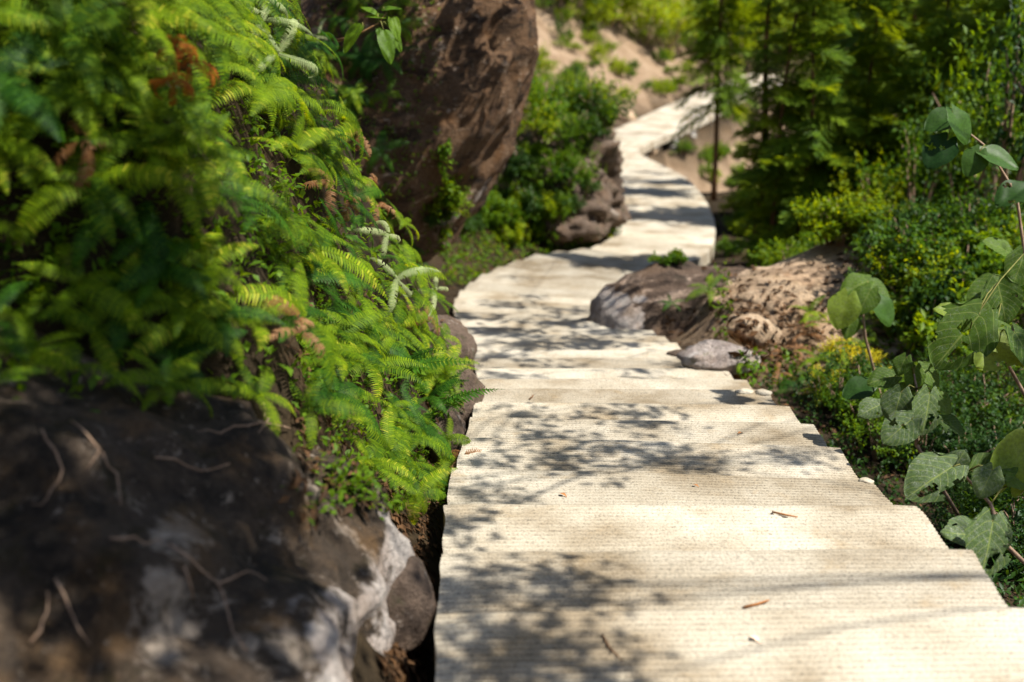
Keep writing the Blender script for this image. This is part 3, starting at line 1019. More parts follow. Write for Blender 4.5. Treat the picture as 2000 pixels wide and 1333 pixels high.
gc = MB()
for px, py, p, nn, d in scatter(2600, 1480, 2080, 740, 1250, R3):
    for q in range(2):
        D = (rv(R3) + nn * 0.7).normalized()
        leaf_quad(gc, p + nn * R3.uniform(0, .08) + rv(R3) * .02, D, (Vector((0, 0, 1)) + rv(R3) * 0.6).normalized(), R3.uniform(.02, .045), R3.uniform(.02, .045) * 0.5)
tag(link('ground_cover', gc.mesh('ground_cover', M['shrub_dark'])), 'dark small-leaved ground cover beside the right edge of the steps', 'ground cover', kind='stuff')

# ------------------------------------------------------------------ shrubs
COLW = {'shrub': 'green', 'shrub_yellow': 'yellow-green', 'shrub_dark': 'dark green', 'yellow': 'yellow'}


def bushes(n, box, r, kinds, look, group, leaf, keep=None, h=1.0, lift=0.45, rocks=True, wd=0.5, name='shrub'):
    for px, py, p, nn, d in scatter(n, *box, R1, keep, rocks):
        sz, kd = R1.uniform(*r), R1.choice(kinds)
        shrub(p, sz, kd, '%s %s %s %s' % (size_word(sz, *r), COLW[kd], look, where(px, py)), group, leaf, h, lift, name, wd)


Y, G, K = 'shrub_yellow', 'shrub', 'shrub_dark'
bushes(26, (1000, 1205, 250, 420), (.12, .26), [G, K, G], 'clinging plant', 'plants clinging to the brown rock face', 0.17, name='rock_plant')
bushes(40, (850, 1190, 395, 482), (.14, .32), [G, G, Y, K], 'leafy shrub', 'shrubs under the leaning boulder', 0.16)
bushes(44, (1020, 1185, 20, 290), (.35, .65), [G, G, K, Y], 'bank shrub', 'shrubs on the brown rock face', 0.12)
bushes(90, (980, 1540, -80, 130), (1.2, 2.4), [Y, Y, Y, G], 'hillside shrub', 'shrubs on the far hillside', 0.11, lambda x, y: y < 45 + max(0, (x - 1090)) * 0.42, name='hillside_shrub')
bushes(34, (1100, 1370, 70, 200), (.25, .6), [Y, G], 'tuft of leaves', 'tufts on the bare far slope', 0.16, name='leaf_tuft')
bushes(46, (1460, 1820, 370, 488), (.18, .34), [Y, G], 'shrub', 'shrubs behind the sandy outcrop', 0.15)
bushes(44, (1740, 2060, 360, 640), (.25, .45), [G, K, G, K, Y], 'bush', 'bushes on the right slope', 0.11, name='bush')
bushes(14, (1730, 1900, 520, 700), (.22, .4), [G, K, Y], 'bush', 'bushes by the broad-leaved plant', 0.17, name='bush')
bushes(75, (1560, 2080, 780, 1140), (.16, .32), [K, K, K, G], 'small-leaved bush', 'dark bushes below the step edge', 0.10, lambda x, y: x > 1540 + (y - 760) * 1.12, 1.0, 0.6, name='low_bush')
bushes(10, (1600, 1730, 690, 850), (.10, .18), ['yellow', Y, 'yellow'], 'low bush', 'yellow bushes right of the steps', 0.11, name='low_bush')
bushes(16, (1430, 1490, 380, 470), (.12, .24), [Y, G], 'weed', 'weeds at the far bend', 0.18, name='weed')
bushes(6, (1250, 1330, 500, 520), (.04, .08), [G, Y], 'weed', 'weeds on the low boulder', 0.25, name='weed')
bushes(20, (1290, 1480, 290, 380), (.25, .45), [Y, G], 'small bush', 'bushes below the far ramp', 0.17, lambda x, y: x > 1330 + (y - 300) * 0.9, name='bush')
def proj(p):
    d = p.y * CP - p.z * SP
    return 1000 + FPX * p.x / d, 666.5 - FPX * (p.y * SP + p.z * CP) / d


def row(n, xr, yr, r, kinds, look, group, leaf, name='bush', emin=0.35):
    k = 0
    while k < n:
        x, y = R1.uniform(*xr), R1.uniform(*yr)
        if proj(Vector((x, y, -2.6)))[0] > 2090: continue
        dd = np.hypot(CL[:, 0] - x, CL[:, 1] - y)
        j = dd.argmin()
        sz = R1.uniform(*r)
        if dd[j] < HW[j] + emin + sz * 0.6 or math.hypot((x - 3.0) / 1.3, (y - 8.9) / 1.3) < 1: continue
        k += 1
        p, _ = ground_at(x, y)
        kd = R1.choice(kinds)
        shrub(p, sz, kd, '%s %s %s %s' % (size_word(sz, *r), COLW[kd], look, where(*proj(p + Vector((0, 0, sz))))), group, leaf, 0.9, 0.45, name)


row(50, (2.5, 6.2), (10.0, 12.2), (.22, .46), [Y, G], 'low bush', 'low bushes below the firs', 0.15)
row(14, (4.0, 5.0), (6.2, 10.4), (.25, .5), [G, G, K], 'slope bush', 'bushes on the slope right of the outcrop', 0.14)
row(26, (2.6, 4.4), (13.5, 18.5), (.14, .28), [Y, Y, G], 'verge weed', 'weeds along the outer verge of the far bend', 0.2, 'weed', 0.1)
for k in range(30):                                # tall thicket closing the view on the right
    x, y = R1.uniform(7.5, 14), R1.uniform(17, 32)
    if x / y > 0.46: continue
    p, n = ground_at(x, y)
    shrub(p, R1.uniform(1.2, 2.2), R1.choice([K, G]), 'tall dark bush behind the fir trees', 'tall bushes behind the firs', 0.085, 1.2, 0.7, 'tall_bush')
for px, D, r, kd, l in [(1790, 11.2, .62, G, 'tall leafy bush left of the shaded broad leaves'), (1880, 10.2, .7, K, 'tall dark bush right behind the shaded broad leaves'),
                        (1960, 9.4, .75, G, 'tall green bush at the right edge below the firs'), (2040, 8.8, .8, K, 'tall dark bush cut by the right picture edge'),
                        (1700, 11.8, .5, Y, 'tall yellow-green bush between the firs and the outcrop'), (1930, 11.0, .9, G, 'tallest leafy bush under the right edge fir')]:
    d = ray(px, 400) * D
    p, n = ground_at(d.x, d.y)
    shrub(p, r, kd, l, 'tall bushes before the firs', 0.085, 1.7, 1.3, 'tall_bush')
for k in range(18):
    x, y = R1.uniform(10, 26), R1.uniform(30, 60)
    if x / y > 0.46: continue
    p, n = ground_at(x, y)
    shrub(p, R1.uniform(1.8, 3.0), R1.choice([K, G]), 'tall dark bush far off on the right', 'tall bushes far right', 0.07, 1.5, 0.8, 'tall_bush')

# ------------------------------------------------------------------ fir trees
def branch_mesh(seed):
    rng = random.Random(seed)
    mb = MB()
    L = 1.0
    def ax(t): return Vector((L * t, 0.05 * math.sin(t * 3 + seed), 0.22 * t - 0.42 * t * t))
    mb.tube([ax(i / 8) for i in range(9)], [0.014 * (1 - 0.8 * i / 8) for i in range(9)], 5)
    def needles(a, b, nn, ln):
        d = (b - a).normalized()
        s = d.cross(Vector((0, 0, 1))).normalized()
        for j in range(nn):
            t = (j + rng.random()) / nn
            q = a.lerp(b, t)
            for sd in (-1, 1):
                D = (s * sd + d * 0.75 + Vector((0, 0, rng.uniform(-.15, .35)))).normalized()
                l = ln * rng.uniform(.8, 1.1) * (1 - 0.4 * t)
                w = d * 0.0085
                mb.add([q - w, q + w, q + D * l * 0.6 + w * 0.8, q + D * l, q + D * l * 0.6 - w * 0.8], [(0, 1, 2, 3, 4)])
    for i in range(30):
        t = 0.12 + 0.86 * i / 30
        sd = 1 if i % 2 else -1
        a = ax(t)
        ln = 0.42 * (1.08 - t) * rng.uniform(.75, 1.15) + 0.06
        D = Vector((rng.uniform(.45, 1.0), sd * 0.8, rng.uniform(-.7, .3))).normalized()
        b = a + D * ln
        mb.tube([a, b], [0.004, 0.002], 3)
        needles(a, b, int(ln / 0.017), 0.068)
    needles(ax(0.5), ax(1.0), 40, 0.05)
    return mb.mesh('branch', M['needle'])


BR = [branch_mesh(k) for k in range(4)]


def fir(px, depth, label, height=7.0, r0=0.09, blen=1.1, low_=0.7, nb=60, tilt=0.0, x=None):
    h = None
    d = ray(px, 300)
    X_ = d.x * depth; Y_ = d.y * depth
    p, n = ground_at(X_, Y_)
    o = empty('fir_tree', p)
    tag(o, label, 'tree', 'fir trees right of the path')
    mb = MB()
    N_ = 12
    pts = [Vector((tilt * t * height + 0.03 * math.sin(t * 9 + px), 0.03 * math.cos(t * 8), height * t - 0.15)) for t in [i / N_ for i in range(N_ + 1)]]
    mb.tube(pts, [r0 * (1 - 0.85 * i / N_) * (1.35 if i == 0 else 1) for i in range(N_ + 1)], 8)
    link('trunk', mb.mesh('trunk', M['bark']), o)
    for k in range(nb):
        t = low_ / height + (1 - low_ / height) * (k + RND(0, 1)) / nb
        z = t * height
        s = blen * (1.05 - 0.6 * (z / height)) * RND(.7, 1.15)
        link('branch', random.choice(BR), o, (tilt * z, 0, z - 0.15), (RND(-.7, .7), RND(-.35, .5), k * 2.4 + RND(-.4, .4)), s)
    return o


fir(1488, 13.5, 'fir with two bare lower trunks standing beside the far bend', 4.6, 0.06, 0.5, 0.95, 130)
fir(1508, 13.0, 'slim second fir trunk leaning right beside the far bend', 4.2, 0.04, 0.5, 1.1, 50, 0.05)
fir(1396, 21.0, 'slender fir standing in front of the far ramp', 8, 0.05, 1.0, 1.75, 150)
fir(1575, 13.0, 'dense fir directly above the sandy outcrop', 4.2, 0.035, 0.85, 0.35, 120)
fir(1690, 13.6, 'dense fir right of the one above the outcrop', 4.0, 0.035, 1.0, 0.3, 115)
fir(1825, 12.8, 'dense fir left of the one at the right edge', 3.7, 0.035, 1.0, 0.3, 110)
fir(1965, 12.2, 'shaded fir at the right edge above the broad leaves', 3.6, 0.035, 1.0, 0.3, 105)
fir(1625, 17.5, 'bushy fir farther back behind the bare trunks', 5.2, 0.04, 1.2, 0.2, 140)
fir(1760, 18.0, 'taller fir in the back row behind the dense pair', 5.4, 0.04, 1.2, 0.2, 140)
fir(1900, 17.0, 'taller shaded fir in the back row at the right', 5.2, 0.04, 1.2, 0.2, 140)
fir(1700, 22.0, 'distant fir filling the gap between the back row trees', 6, 0.05, 1.5, 0.3, 120)
fir(1980, 20.0, 'distant fir in the top right corner', 6, 0.05, 1.5, 0.3, 120)
fir(1610, 26.0, 'distant fir half hiding the end of the ramp', 7, 0.06, 1.3, 1.6, 130)

# ------------------------------------------------------------------ broad-leaved plants, every leaf a part
def broad_mesh(mat, seed, holes=1, narrow=False):
    rng = random.Random(seed)
    nu, ns = 16, 22
    vs, uv, fs = [], [], []
    for i in range(ns + 1):
        s = i / ns
        w = 0.5 * (math.sin(math.pi * min(1, s * 0.95 + 0.05) ** 0.66) ** 0.62)
        if narrow: w *= 0.5
        for k in range(nu + 1):
            u = -1 + 2 * k / nu
            au = abs(u)
            y = s - 0.16 * (1 - s) ** 5 * math.sin(math.pi * min(1, au * 1.0)) * (0 if narrow else 1.6)
            ew = 1 + 0.05 * noise.noise((s * 9, u, seed))
            ph = (s - au * 0.42) * 7.5
            z = 0.10 * au ** 1.3 * w - 0.20 * s * s + 0.010 * abs(math.sin(math.pi * ph)) + 0.05 * noise.noise((s * 2.5, u * 1.5, seed * 3.3))
            vs.append((y, u * w * ew, z)); uv.append((u, s))
    hc = [(rng.uniform(0.25, 0.75), rng.uniform(-.7, .7), rng.uniform(0.05, 0.11)) for _ in range(holes * 2)]
    edge = [(rng.uniform(0.3, 0.9), rng.choice((-1, 1)), rng.uniform(0.12, 0.25)) for _ in range(holes)]
    for i in range(ns):
        for k in range(nu):
            s = (i + .5) / ns; u = -1 + 2 * (k + .5) / nu
            if any(math.hypot(s - a, (u - b) * 0.5) < r * (1 + 0.5 * noise.noise((s * 20, u * 10, seed))) for a, b, r in hc + edge): continue
            W = nu + 1
            fs.append((i * W + k, i * W + k + 1, (i + 1) * W + k + 1, (i + 1) * W + k))
    return mesh('leaf', vs, fs, mat, True, uv)


BL = {}
def broad(kind, var, holes=1, narrow=False):
    key = (kind, var, holes, narrow)
    if key not in BL: BL[key] = broad_mesh(M[kind], var + 5, holes, narrow)
    return BL[key]


RV, UV_, BV = Vector((1, 0, 0)), Vector((0, SP, CP)), Vector((0, -CP, SP))


def broad_plant(name, label, root, joint, leaves, cat='plant', stem_r=0.008, stem='twig'):
    """leaves: pixel x, y of the leaf middle, depth, length, direction of the tip in the picture, tip towards the eye, kind, holes"""
    root = Vector(root)
    o = empty(name, root)
    tag(o, label, cat)
    mb = MB()
    js = [Vector(j) - root for j in joint]
    mb.tube([Vector((0, 0, -0.05))] + js, [stem_r * (1.2 - 0.8 * i / len(js)) for i in range(len(js) + 1)], 6)
    st = link('stem', mb.mesh('stem', M[stem]), o)
    for k, (px, py, D, ln, ang, k2, kind, holes) in enumerate(leaves):
        c = at(px, py, D)
        a = math.radians(ang)
        T = (RV * math.cos(a) + UV_ * math.sin(a) + BV * k2).normalized()
        Nn = (BV * 0.55 + Vector((0, 0, 0.8)) + RV * RND(-.35, .35) + SUN * 0.2)
        S = Nn.cross(T).normalized()
        Nn = T.cross(S)
        b = c - T * ln * 0.5 - root
        m = Matrix((T, S, Nn)).transposed()
        link('leaf', broad(kind, k % 4, holes, cat == 'sprig'), o, b + T * ln * 0.06, m.to_euler(), ln * 0.86)
        j = min(js, key=lambda q: (q - b).length)
        pt = MB()
        pt.tube([j, (j + b) / 2 + Vector((0, 0, 0.02)), b + T * ln * 0.03], [0.0035, 0.003, 0.0025], 4)
        link('petiole', pt.mesh('petiole', M['stem']), o)
    return o


g = ground_at(2.75, 4.6)[0]
broad_plant('broad_leaved_plant', 'upright plant with large insect-eaten heart-shaped leaves at the right edge', g,
            [at(1995, 760, 4.45), at(1940, 660, 4.5), at(1905, 620, 4.5)], [
    (1868, 665, 4.40, .30, 225, .15, 'broad', 2), (1950, 688, 4.35, .24, 200, .45, 'broad_lit', 1), (1912, 612, 4.55, .15, 60, 0, 'broad', 0),
    (1850, 606, 4.7, .13, 160, .1, 'broad_lit', 1), (1945, 640, 4.5, .15, 20, .1, 'broad', 1), (1990, 530, 4.8, .17, 250, .2, 'broad', 0),
    (1925, 570, 4.9, .20, 200, .1, 'broad', 0), (1960, 595, 4.7, .2, 280, .2, 'broad', 1), (2010, 690, 4.3, .2, 300, .3, 'broad', 1)])
g = ground_at(2.15, 4.7)[0]
broad_plant('broad_leaved_plant', 'dust-speckled broad-leaved plant nodding toward the steps, second from the right edge', g,
            [at(1790, 870, 4.5), at(1790, 760, 4.5), at(1785, 730, 4.5)], [
    (1812, 812, 4.30, .18, 262, .2, 'broad_dust', 1), (1750, 800, 4.35, .15, 250, .15, 'broad_dust', 0), (1752, 842, 4.25, .16, 215, .2, 'broad_dust', 1),
    (1697, 800, 4.5, .12, 200, .3, 'broad_dust', 1), (1785, 742, 4.5, .11, 260, .2, 'broad', 0), (1760, 716, 4.5, .09, 240, .1, 'broad', 0),
    (1820, 735, 4.6, .12, 320, .1, 'broad', 0), (1845, 790, 4.5, .12, 310, .2, 'broad', 1), (1672, 760, 4.7, .14, 195, .1, 'shrub_dark', 0),
    (1720, 740, 4.6, .13, 190, .1, 'broad', 0), (1865, 835, 4.4, .11, 330, .2, 'broad', 2), (1762, 765, 4.5, .10, 190, .1, 'broad', 0)])
g = ground_at(2.2, 3.5)[0]
broad_plant('broad_leaved_plant', 'low plant with grey dusty leaves touching the right edge of the near steps', g,
            [at(1960, 1060, 3.75), at(1935, 985, 3.8), at(1880, 925, 3.9), at(1840, 915, 3.95)], [
    (1815, 938, 3.85, .22, 205, .25, 'broad_dust', 1), (1925, 945, 3.8, .12, 235, .3, 'broad_dust', 0), (1950, 912, 3.9, .17, 20, .0, 'broad', 1),
    (1880, 1040, 3.6, .16, 165, .3, 'broad_dust', 1), (1932, 1075, 3.5, .20, 255, .35, 'broad_dust', 1), (1945, 1035, 3.7, .14, 60, .0, 'broad_dust', 1),
    (1990, 890, 3.9, .22, 75, .1, 'broad_lit', 0), (1870, 905, 4.0, .13, 60, 0, 'broad_dust', 0), (1985, 930, 3.9, .16, 340, .1, 'broad', 1)])
g = ground_at(2.35, 6.6)[0]
broad_plant('broad_leaved_plant', 'blurred broad-leaved plant in front of the sandy outcrop', g,
            [at(1690, 660, 6.5), at(1685, 600, 6.5), at(1690, 570, 6.5)], [
    (1645, 612, 6.4, .22, 250, .1, 'broad_lit', 0), (1668, 560, 6.5, .2, 200, .2, 'broad', 0), (1688, 590, 6.4, .18, 240, .2, 'broad', 0),
    (1720, 570, 6.6, .2, 330, .1, 'broad', 0), (1660, 640, 6.5, .16, 260, .1, 'broad', 0), (1730, 610, 6.5, .2, 300, .2, 'shrub_dark', 0)])
g = ground_at(2.9, 5.4)[0]
broad_plant('broad_leaved_plant', 'dark shaded broad leaves high at the right edge before the firs', g,  # shade is put into these leaves by the dark leaf colour
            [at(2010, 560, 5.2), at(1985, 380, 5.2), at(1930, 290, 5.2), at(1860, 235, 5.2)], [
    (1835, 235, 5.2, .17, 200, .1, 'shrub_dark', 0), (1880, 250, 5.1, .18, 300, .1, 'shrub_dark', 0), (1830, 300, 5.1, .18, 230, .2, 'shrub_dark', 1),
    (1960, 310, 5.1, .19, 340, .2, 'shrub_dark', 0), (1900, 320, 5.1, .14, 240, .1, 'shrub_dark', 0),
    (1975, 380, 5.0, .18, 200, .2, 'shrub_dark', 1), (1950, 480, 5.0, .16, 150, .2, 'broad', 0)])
g = at(700, 110, 5.9)
broad_plant('leafy_sprig', 'sprig of narrow glossy leaves hanging in front of the leaning boulder', at(655, 60, 5.9),
            [at(680, 75, 5.85), at(710, 62, 5.8), at(740, 45, 5.8), at(755, 25, 5.8)], [
    (685, 72, 5.8, .20, 235, .2, 'shrub', 0), (757, 90, 5.7, .21, 285, .3, 'shrub', 0), (773, 55, 5.8, .15, 290, .2, 'shrub', 0), (733, 30, 5.8, .13, 170, .1, 'shrub', 0),
    (765, 15, 5.8, .12, 10, .1, 'shrub', 0), (720, 18, 5.8, .10, 150, .1, 'shrub', 0), (745, 68, 5.8, .10, 300, .2, 'shrub', 0), (775, 80, 5.8, .14, 300, .1, 'shrub', 0)], 'sprig', 0.006, 'drystem')

# ------------------------------------------------------------------ unseen trees, leaf clusters set along the sun ray to shade steps and bank
def cluster_mesh(seed, n=80, r=0.24, leaf=0.085):
    rng = random.Random(seed)
    mb = MB()
    for k in range(4):
        mb.tube([(0, 0, 0), rv(rng) * r * 0.5, rv(rng) * r], [0.005, 0.004, 0.002], 4)
    for k in range(n):
        q = rv(rng) * r * rng.uniform(0.15, 1.0)
        D = (rv(rng) + Vector((0, 0, -0.3))).normalized()
        leaf_quad(mb, q, D, (Vector((0, 0, 1)) + rv(rng) * 0.7).normalized(), leaf * rng.uniform(.7, 1.2), leaf * 0.45)
    return mb.mesh('leaf_cluster', M['tree_leaf'])


CLM = [cluster_mesh(k) for k in range(5)]


def shade_tree(label, foot, top, spots, tmul=1.0):
    p = ground_at(*foot)[0]
    o = empty('broadleaf_tree', p)
    tag(o, label, 'tree')
    top = Vector(top)
    mb = MB()
    mb.tube([Vector((0, 0, -0.2)), (top - p) * 0.4 + Vector((0.1, 0, 0)), top - p, (top - p) * 1.25], [0.10, 0.08, 0.055, 0.02], 8)
    link('trunk', mb.mesh('trunk', M['bark']), o)
    hubs = []
    for i, (px, py, h, r, rise) in enumerate(spots):
        T = hit(px, py)[0] if spots is SH8 or spots is SH9 else low(px, py, h)
        c = T + SUN * (max(h + rise, 1.6) / SUN.z)
        link('leaf_cluster', random.choice(CLM), o, c - p, (RND(0, 6), RND(0, 6), RND(0, 6)), r / 0.22)
        b = c - p
        lm = MB()
        if i % 9 == 0:
            a = top - p - Vector((0, 0, RND(0, 1.0)))
            lm.tube([a, a.lerp(b, .45) + Vector((RND(-.1, .1), RND(-.15, .15), .25)), a.lerp(b, .8) + Vector((0, RND(-.1, .1), .12)), b], [0.016, 0.009, 0.005, 0.003], 5)
            hubs.append(b)
        else:
            a = min(hubs, key=lambda q: (q - b).length)
            lm.tube([a, a.lerp(b, .5) + Vector((0, 0, .06)), b], [0.005, 0.004, 0.003], 4)
        link('limb', lm.mesh('limb', M['bark']), o)
    return o


SH1 = [(1010, 800, 1.85, .20, .9), (1090, 830, 1.75, .22, .9), (1170, 800, 1.8, .20, 1.0), (1250, 790, 1.85, .22, 1.0), (1290, 820, 1.8, .20, .9), (1200, 860, 1.7, .22, 1.1),
       (1080, 880, 1.7, .22, 1.0), (980, 880, 1.68, .18, .9), (920, 850, 1.75, .18, .9), (1300, 880, 1.7, .20, 1.0), (1380, 890, 1.7, .16, .9), (940, 940, 1.62, .14, .8), (1030, 955, 1.6, .14, .8),
       (890, 1010, 1.56, .16, .8), (1560, 880, 1.7, .16, 1.0), (1150, 900, 1.66, .2, .9)]
SH2 = [(1000, 720, 2.1, .22, 1.0), (1100, 705, 2.2, .22, 1.1), (1230, 715, 2.15, .22, 1.0), (1300, 730, 2.1, .18, 1.1), (960, 690, 2.25, .25, 1.2), (1050, 670, 2.4, .3, 1.2),
       (1180, 660, 2.4, .3, 1.2), (980, 640, 2.5, .3, 1.1), (1090, 625, 2.6, .3, 1.2), (1200, 640, 2.5, .25, 1.2), (930, 610, 2.65, .3, 1.2), (1010, 590, 2.8, .28, 1.3), (1150, 600, 2.8, .25, 1.2),
       (1340, 700, 2.2, .16, 1.1)]
SH2 = [(x + RND(-25, 25), y + RND(-8, 8), h, r * 1.25, u) for x, y, h, r, u in SH2 for k in range(2) if y < 700] + [q for q in SH2 if q[1] >= 700]
SH3 = [(920, 1110, 1.45, .18, .9), (1000, 1130, 1.45, .18, 1.0), (1090, 1100, 1.47, .17, .9), (1150, 1130, 1.45, .17, 1.0), (960, 1210, 1.40, .2, 1.0), (1060, 1240, 1.38, .2, 1.0), (1150, 1230, 1.38, .18, 1.1),
       (900, 1290, 1.36, .2, 1.0), (1000, 1300, 1.36, .2, 1.0), (1110, 1310, 1.35, .22, 1.1), (1190, 1290, 1.35, .18, 1.0), (1230, 1330, 1.33, .2, 1.1)]
SH4 = [(1215, 345, 3.8, .45, 1.2), (1250, 335, 3.9, .45, 1.2), (1290, 340, 3.85, .4, 1.3), (1225, 355, 3.75, .4, 1.2), (1280, 355, 3.75, .4, 1.2), (1240, 400, 3.55, .25, 1.2), (1290, 410, 3.55, .22, 1.2), (1255, 430, 3.5, .22, 1.3),
       (1310, 440, 3.48, .2, 1.2), (1200, 275, 4.5, .3, 1.2), (1000, 540, 3.05, .22, 1.2), (1040, 570, 2.9, .22, 1.2)]
RS = random.Random(8)
SH6 = [(RS.uniform(1740, 2080), RS.uniform(600, 1150), 1.9, RS.uniform(.16, .26), RS.uniform(.9, 1.5)) for k in range(22)]
SH7 = [(px, py, h, .3, 1.6) for px, py, h in [(20, 900, 1.1), (120, 1000, 1.15), (30, 1120, 1.2), (180, 1160, 1.2), (90, 1270, 1.25), (260, 1290, 1.3), (160, 860, 1.0), (260, 1080, 1.15), (60, 960, 1.1), (330, 960, 1.1), (380, 1200, 1.25), (300, 1180, 1.2), (20, 1330, 1.3), (180, 1330, 1.3), (360, 1330, 1.35), (250, 940, 1.05), (430, 1060, 1.2)]]  # unseen clusters added to darken the near boulder
SH8 = []
for k in range(26):                               # clusters of an unseen tree, added to dapple the ferns
    px, py = RS.uniform(-40, 720), RS.uniform(-60, 760)
    if 80 < px < 560 and py < 380: continue
    hh = hit(px, py)
    SH8.append((px, py, -hh[0].z, RS.uniform(.12, .24), RS.uniform(1.0, 1.8)))
SH9 = []
for k in range(30):  # unseen clusters added to darken the ferns by the leaning boulder
    px, py = RS.uniform(480, 800), RS.uniform(-40, 330)
    hh = hit(px, py)
    SH9.append((px, py, -hh[0].z, RS.uniform(.18, .28), RS.uniform(1.0, 1.8)))
for px, py in [(860, 60), (900, 160), (840, 230)]:
    hh = hit(px, py)
    SH9.append((px, py, -hh[0].z, .4, 1.2))


shade_tree('leafy tree on the right slope whose branches overhang the middle stairs', (8.0, 5.6), (7.2, 5.4, 3.4), SH1 + SH6)
shade_tree('leafy tree right of the stairs behind the broad-leaved plants', (9.4, 9.6), (8.2, 9.4, 3.4), SH2)
shade_tree('leafy tree behind the firs at the far bend', (10.6, 21.5), (9.0, 21.2, 3.6), SH4)
shade_tree('leafy tree above the photographer on the right', (7.4, 1.8), (6.8, 2.2, 3.2), SH3 + SH7)
shade_tree('unseen leafy tree added to dapple the left bank', (8.4, 3.6), (7.6, 3.8, 4.2), SH8)
shade_tree('unseen leafy tree added to shade the leaning boulder', (9.0, 7.4), (8.0, 7.2, 4.4), SH9)

# ------------------------------------------------------------------ dry roots trailing over the near boulder
roots = empty('dry_roots', hit(150, 900)[0])
tag(roots, 'thin dry tan roots trailing over the lichen boulder', 'roots')
for line in [[(85, 850), (120, 920), (100, 985), (55, 1005)], [(195, 890), (230, 960), (225, 1010)], [(140, 835), (190, 885), (150, 945)], [(55, 1260), (90, 1200), (100, 1130)],
             [(110, 1130), (150, 1220), (200, 1290)], [(330, 1075), (420, 1140), (455, 1240), (500, 1300)], [(215, 1060), (280, 1070), (330, 1078)], [(350, 1120), (380, 1195)],
             [(560, 840), (505, 830), (430, 855), (360, 850)], [(505, 790), (515, 830), (490, 860)], [(300, 900), (390, 930), (470, 900)], [(420, 1140), (480, 1120), (540, 1150)]]:
    pts = []
    for (xa, ya), (xb, yb) in zip(line, line[1:]):
        for t in (0, .33, .66):
            hh = hit(xa + (xb - xa) * t, ya + (yb - ya) * t)
            pts.append(hh[0] + hh[1] * RND(.006, .022) - roots.location)
    mb = MB()
    mb.tube(pts, [0.0026 * (1 - 0.7 * i / len(pts)) for i in range(len(pts))], 5)
    link('root', mb.mesh('root', M['twig']), roots)

# ------------------------------------------------------------------ leaf litter and small things on the steps
lit = MB()
R2 = random.Random(4)
def litter(n, box, size, keep=None, rocks=True):
    for px, py, p, nn, d in scatter(n, *box, R2, keep, rocks):
        D = rv(R2); D = (D - nn * D.dot(nn)).normalized()
        leaf_quad(lit, p + nn * 0.012, D, (nn + rv(R2) * 0.5).normalized(), R2.uniform(*size), R2.uniform(*size) * 0.4, 0.3)
litter(800, (740, 900, 880, 1340), (.025, .06), None, False)
litter(500, (560, 900, 500, 1000), (.03, .06))
litter(500, (1300, 1800, 600, 900), (.04, .09))
litter(500, (1600, 2000, 850, 1333), (.03, .07))
litter(300, (860, 1200, 440, 600), (.05, .1))
litter(420, (1380, 1760, 500, 700), (.04, .10))
o = link('leaf_litter', lit.mesh('leaf_litter', M['litter']))
tag(o, 'brown fallen leaves lying on the soil beside the steps', 'leaf litter', kind='stuff')

STEP_BVH = []
for ob in path.children:
    me = ob.data
    STEP_BVH.append(BVHTree.FromPolygons([v.co for v in me.vertices], [p.vertices for p in me.polygons]))


def on_step(px, py):
    d = ray(px, py).normalized()
    b = None
    for t in STEP_BVH:
        r = t.ray_cast(Vector((0, 0, 0)), d)
        if r[0] is not None and (b is None or r[3] < b[1]): b = (r[0], r[3])
    return b[0] if b else hit(px, py)[0]


def bit(name, a, b, r, mat, label, cat, flat=False):
    p, q = on_step(*a), on_step(*b)
    mb = MB()
    c = p
    up = Vector((0, 0, r + 0.002))
    m = (p + q) / 2 - c + up + Vector((0, 0, r * 0.4)) + (q - p).cross(Vector((0, 0, 1))) * 0.06
    if flat:
        D = (q - p)
        leaf_quad(mb, up, D.normalized(), Vector((0, 0.1, 1)), D.length, D.length * 0.45, 0.3)
        me = mb.mesh(name, mat)
        me2 = me
    else:
        mb.tube([up, m, q - c + up], [r, r * 1.1, r * 0.6], 5)
        me2 = mb.mesh(name, mat)
    o = link(name, me2, None, c)
    tag(o, label, cat)


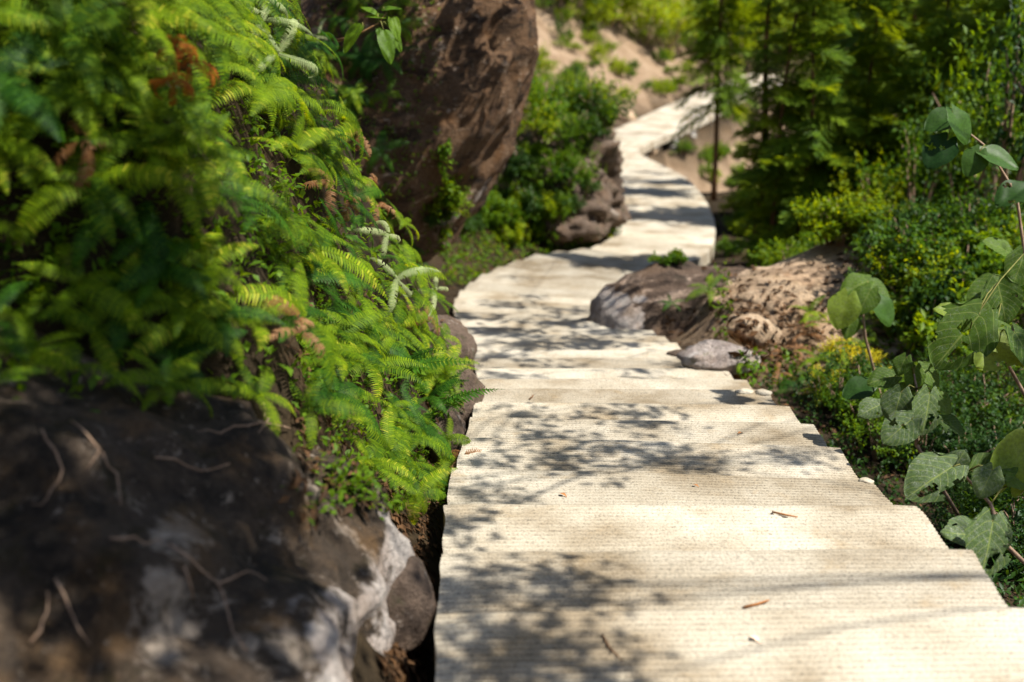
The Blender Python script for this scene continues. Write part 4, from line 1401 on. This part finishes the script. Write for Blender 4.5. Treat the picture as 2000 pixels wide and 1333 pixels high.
bit('dry_leaf', (1508, 1003), (1558, 1013), .0032, M['rust'], 'narrow rust-brown dry leaf lying on the second step from below', 'leaf')
bit('twig', (1452, 1190), (1502, 1176), .0034, M['rust'], 'short brown twig lying on the nearest steps', 'twig')
bit('petal', (1463, 1244), (1487, 1258), .003, M['pink'], 'pale pink fallen leaf on the nearest step', 'leaf', True)
bit('twig', (1176, 1243), (1216, 1294), .0025, M['bark'], 'thin dark twig on the nearest step in the shadow', 'twig')
bit('dry_leaf', (1353, 949), (1366, 953), .003, M['rust'], 'tiny brown leaf crumb in the sunlit middle of the steps', 'leaf', True)
bit('dry_leaf', (1092, 966), (1108, 972), .003, M['rust'], 'tiny reddish leaf crumb right of the leafy shadow', 'leaf', True)
bit('twig', (1034, 782), (1042, 774), .004, M['bark'], 'tiny dark twig on a shaded middle step', 'twig')
bit('dry_leaf', (1440, 850), (1452, 846), .003, M['rust'], 'tiny brown leaf on the right half of a middle step', 'leaf', True)
bit('dry_leaf', (1420, 735), (1434, 733), .003, M['rust'], 'yellow-brown leaf near the right end of a middle step', 'leaf', True)
for px, py, r, lab_ in [(1453, 766, .035, 'dark chip of stone at the right end of a middle step'), (1325, 692, .06, 'flat dark lump standing for the shaded hollow at the right end of a step'),
                        (1240, 639, .06, 'flat dark lump standing for a shaded hollow, right end of an upper step'), (1692, 940, .022, 'broken crumb of concrete at the right corner of a step'),
                        (1490, 768, .035, 'grey lump of mortar at the right corner of a middle step')]:
    rock('stone', on_step(px, py), (r * 1.3, r, r * 0.5), M['concrete' if r < .036 else 'rock_brown'], lab_, int(px), 0.2, 5, 3, keep=False)  # the two larger flat lumps stand in for shade in step corner hollows

# ------------------------------------------------------------------ tell look-alikes apart by how near they stand
same = {}
for ob in SC.objects:
    if ob.parent is None and 'label' in ob: same.setdefault(ob['label'], []).append(ob)
for lb, obs in same.items():
    if 2 <= len(obs) <= 3:
        obs.sort(key=lambda q: q.location.length)
        for ob, w in zip(obs, ['the nearer one', 'the farther one'] if len(obs) == 2 else ['the nearest one', 'the middle one', 'the farthest one']):
            t = lb + ', ' + w
            if len(t.split()) > 16: t = t.replace('middling ', '').replace('close ', '').replace('well ', '')
            ob['label'] = t
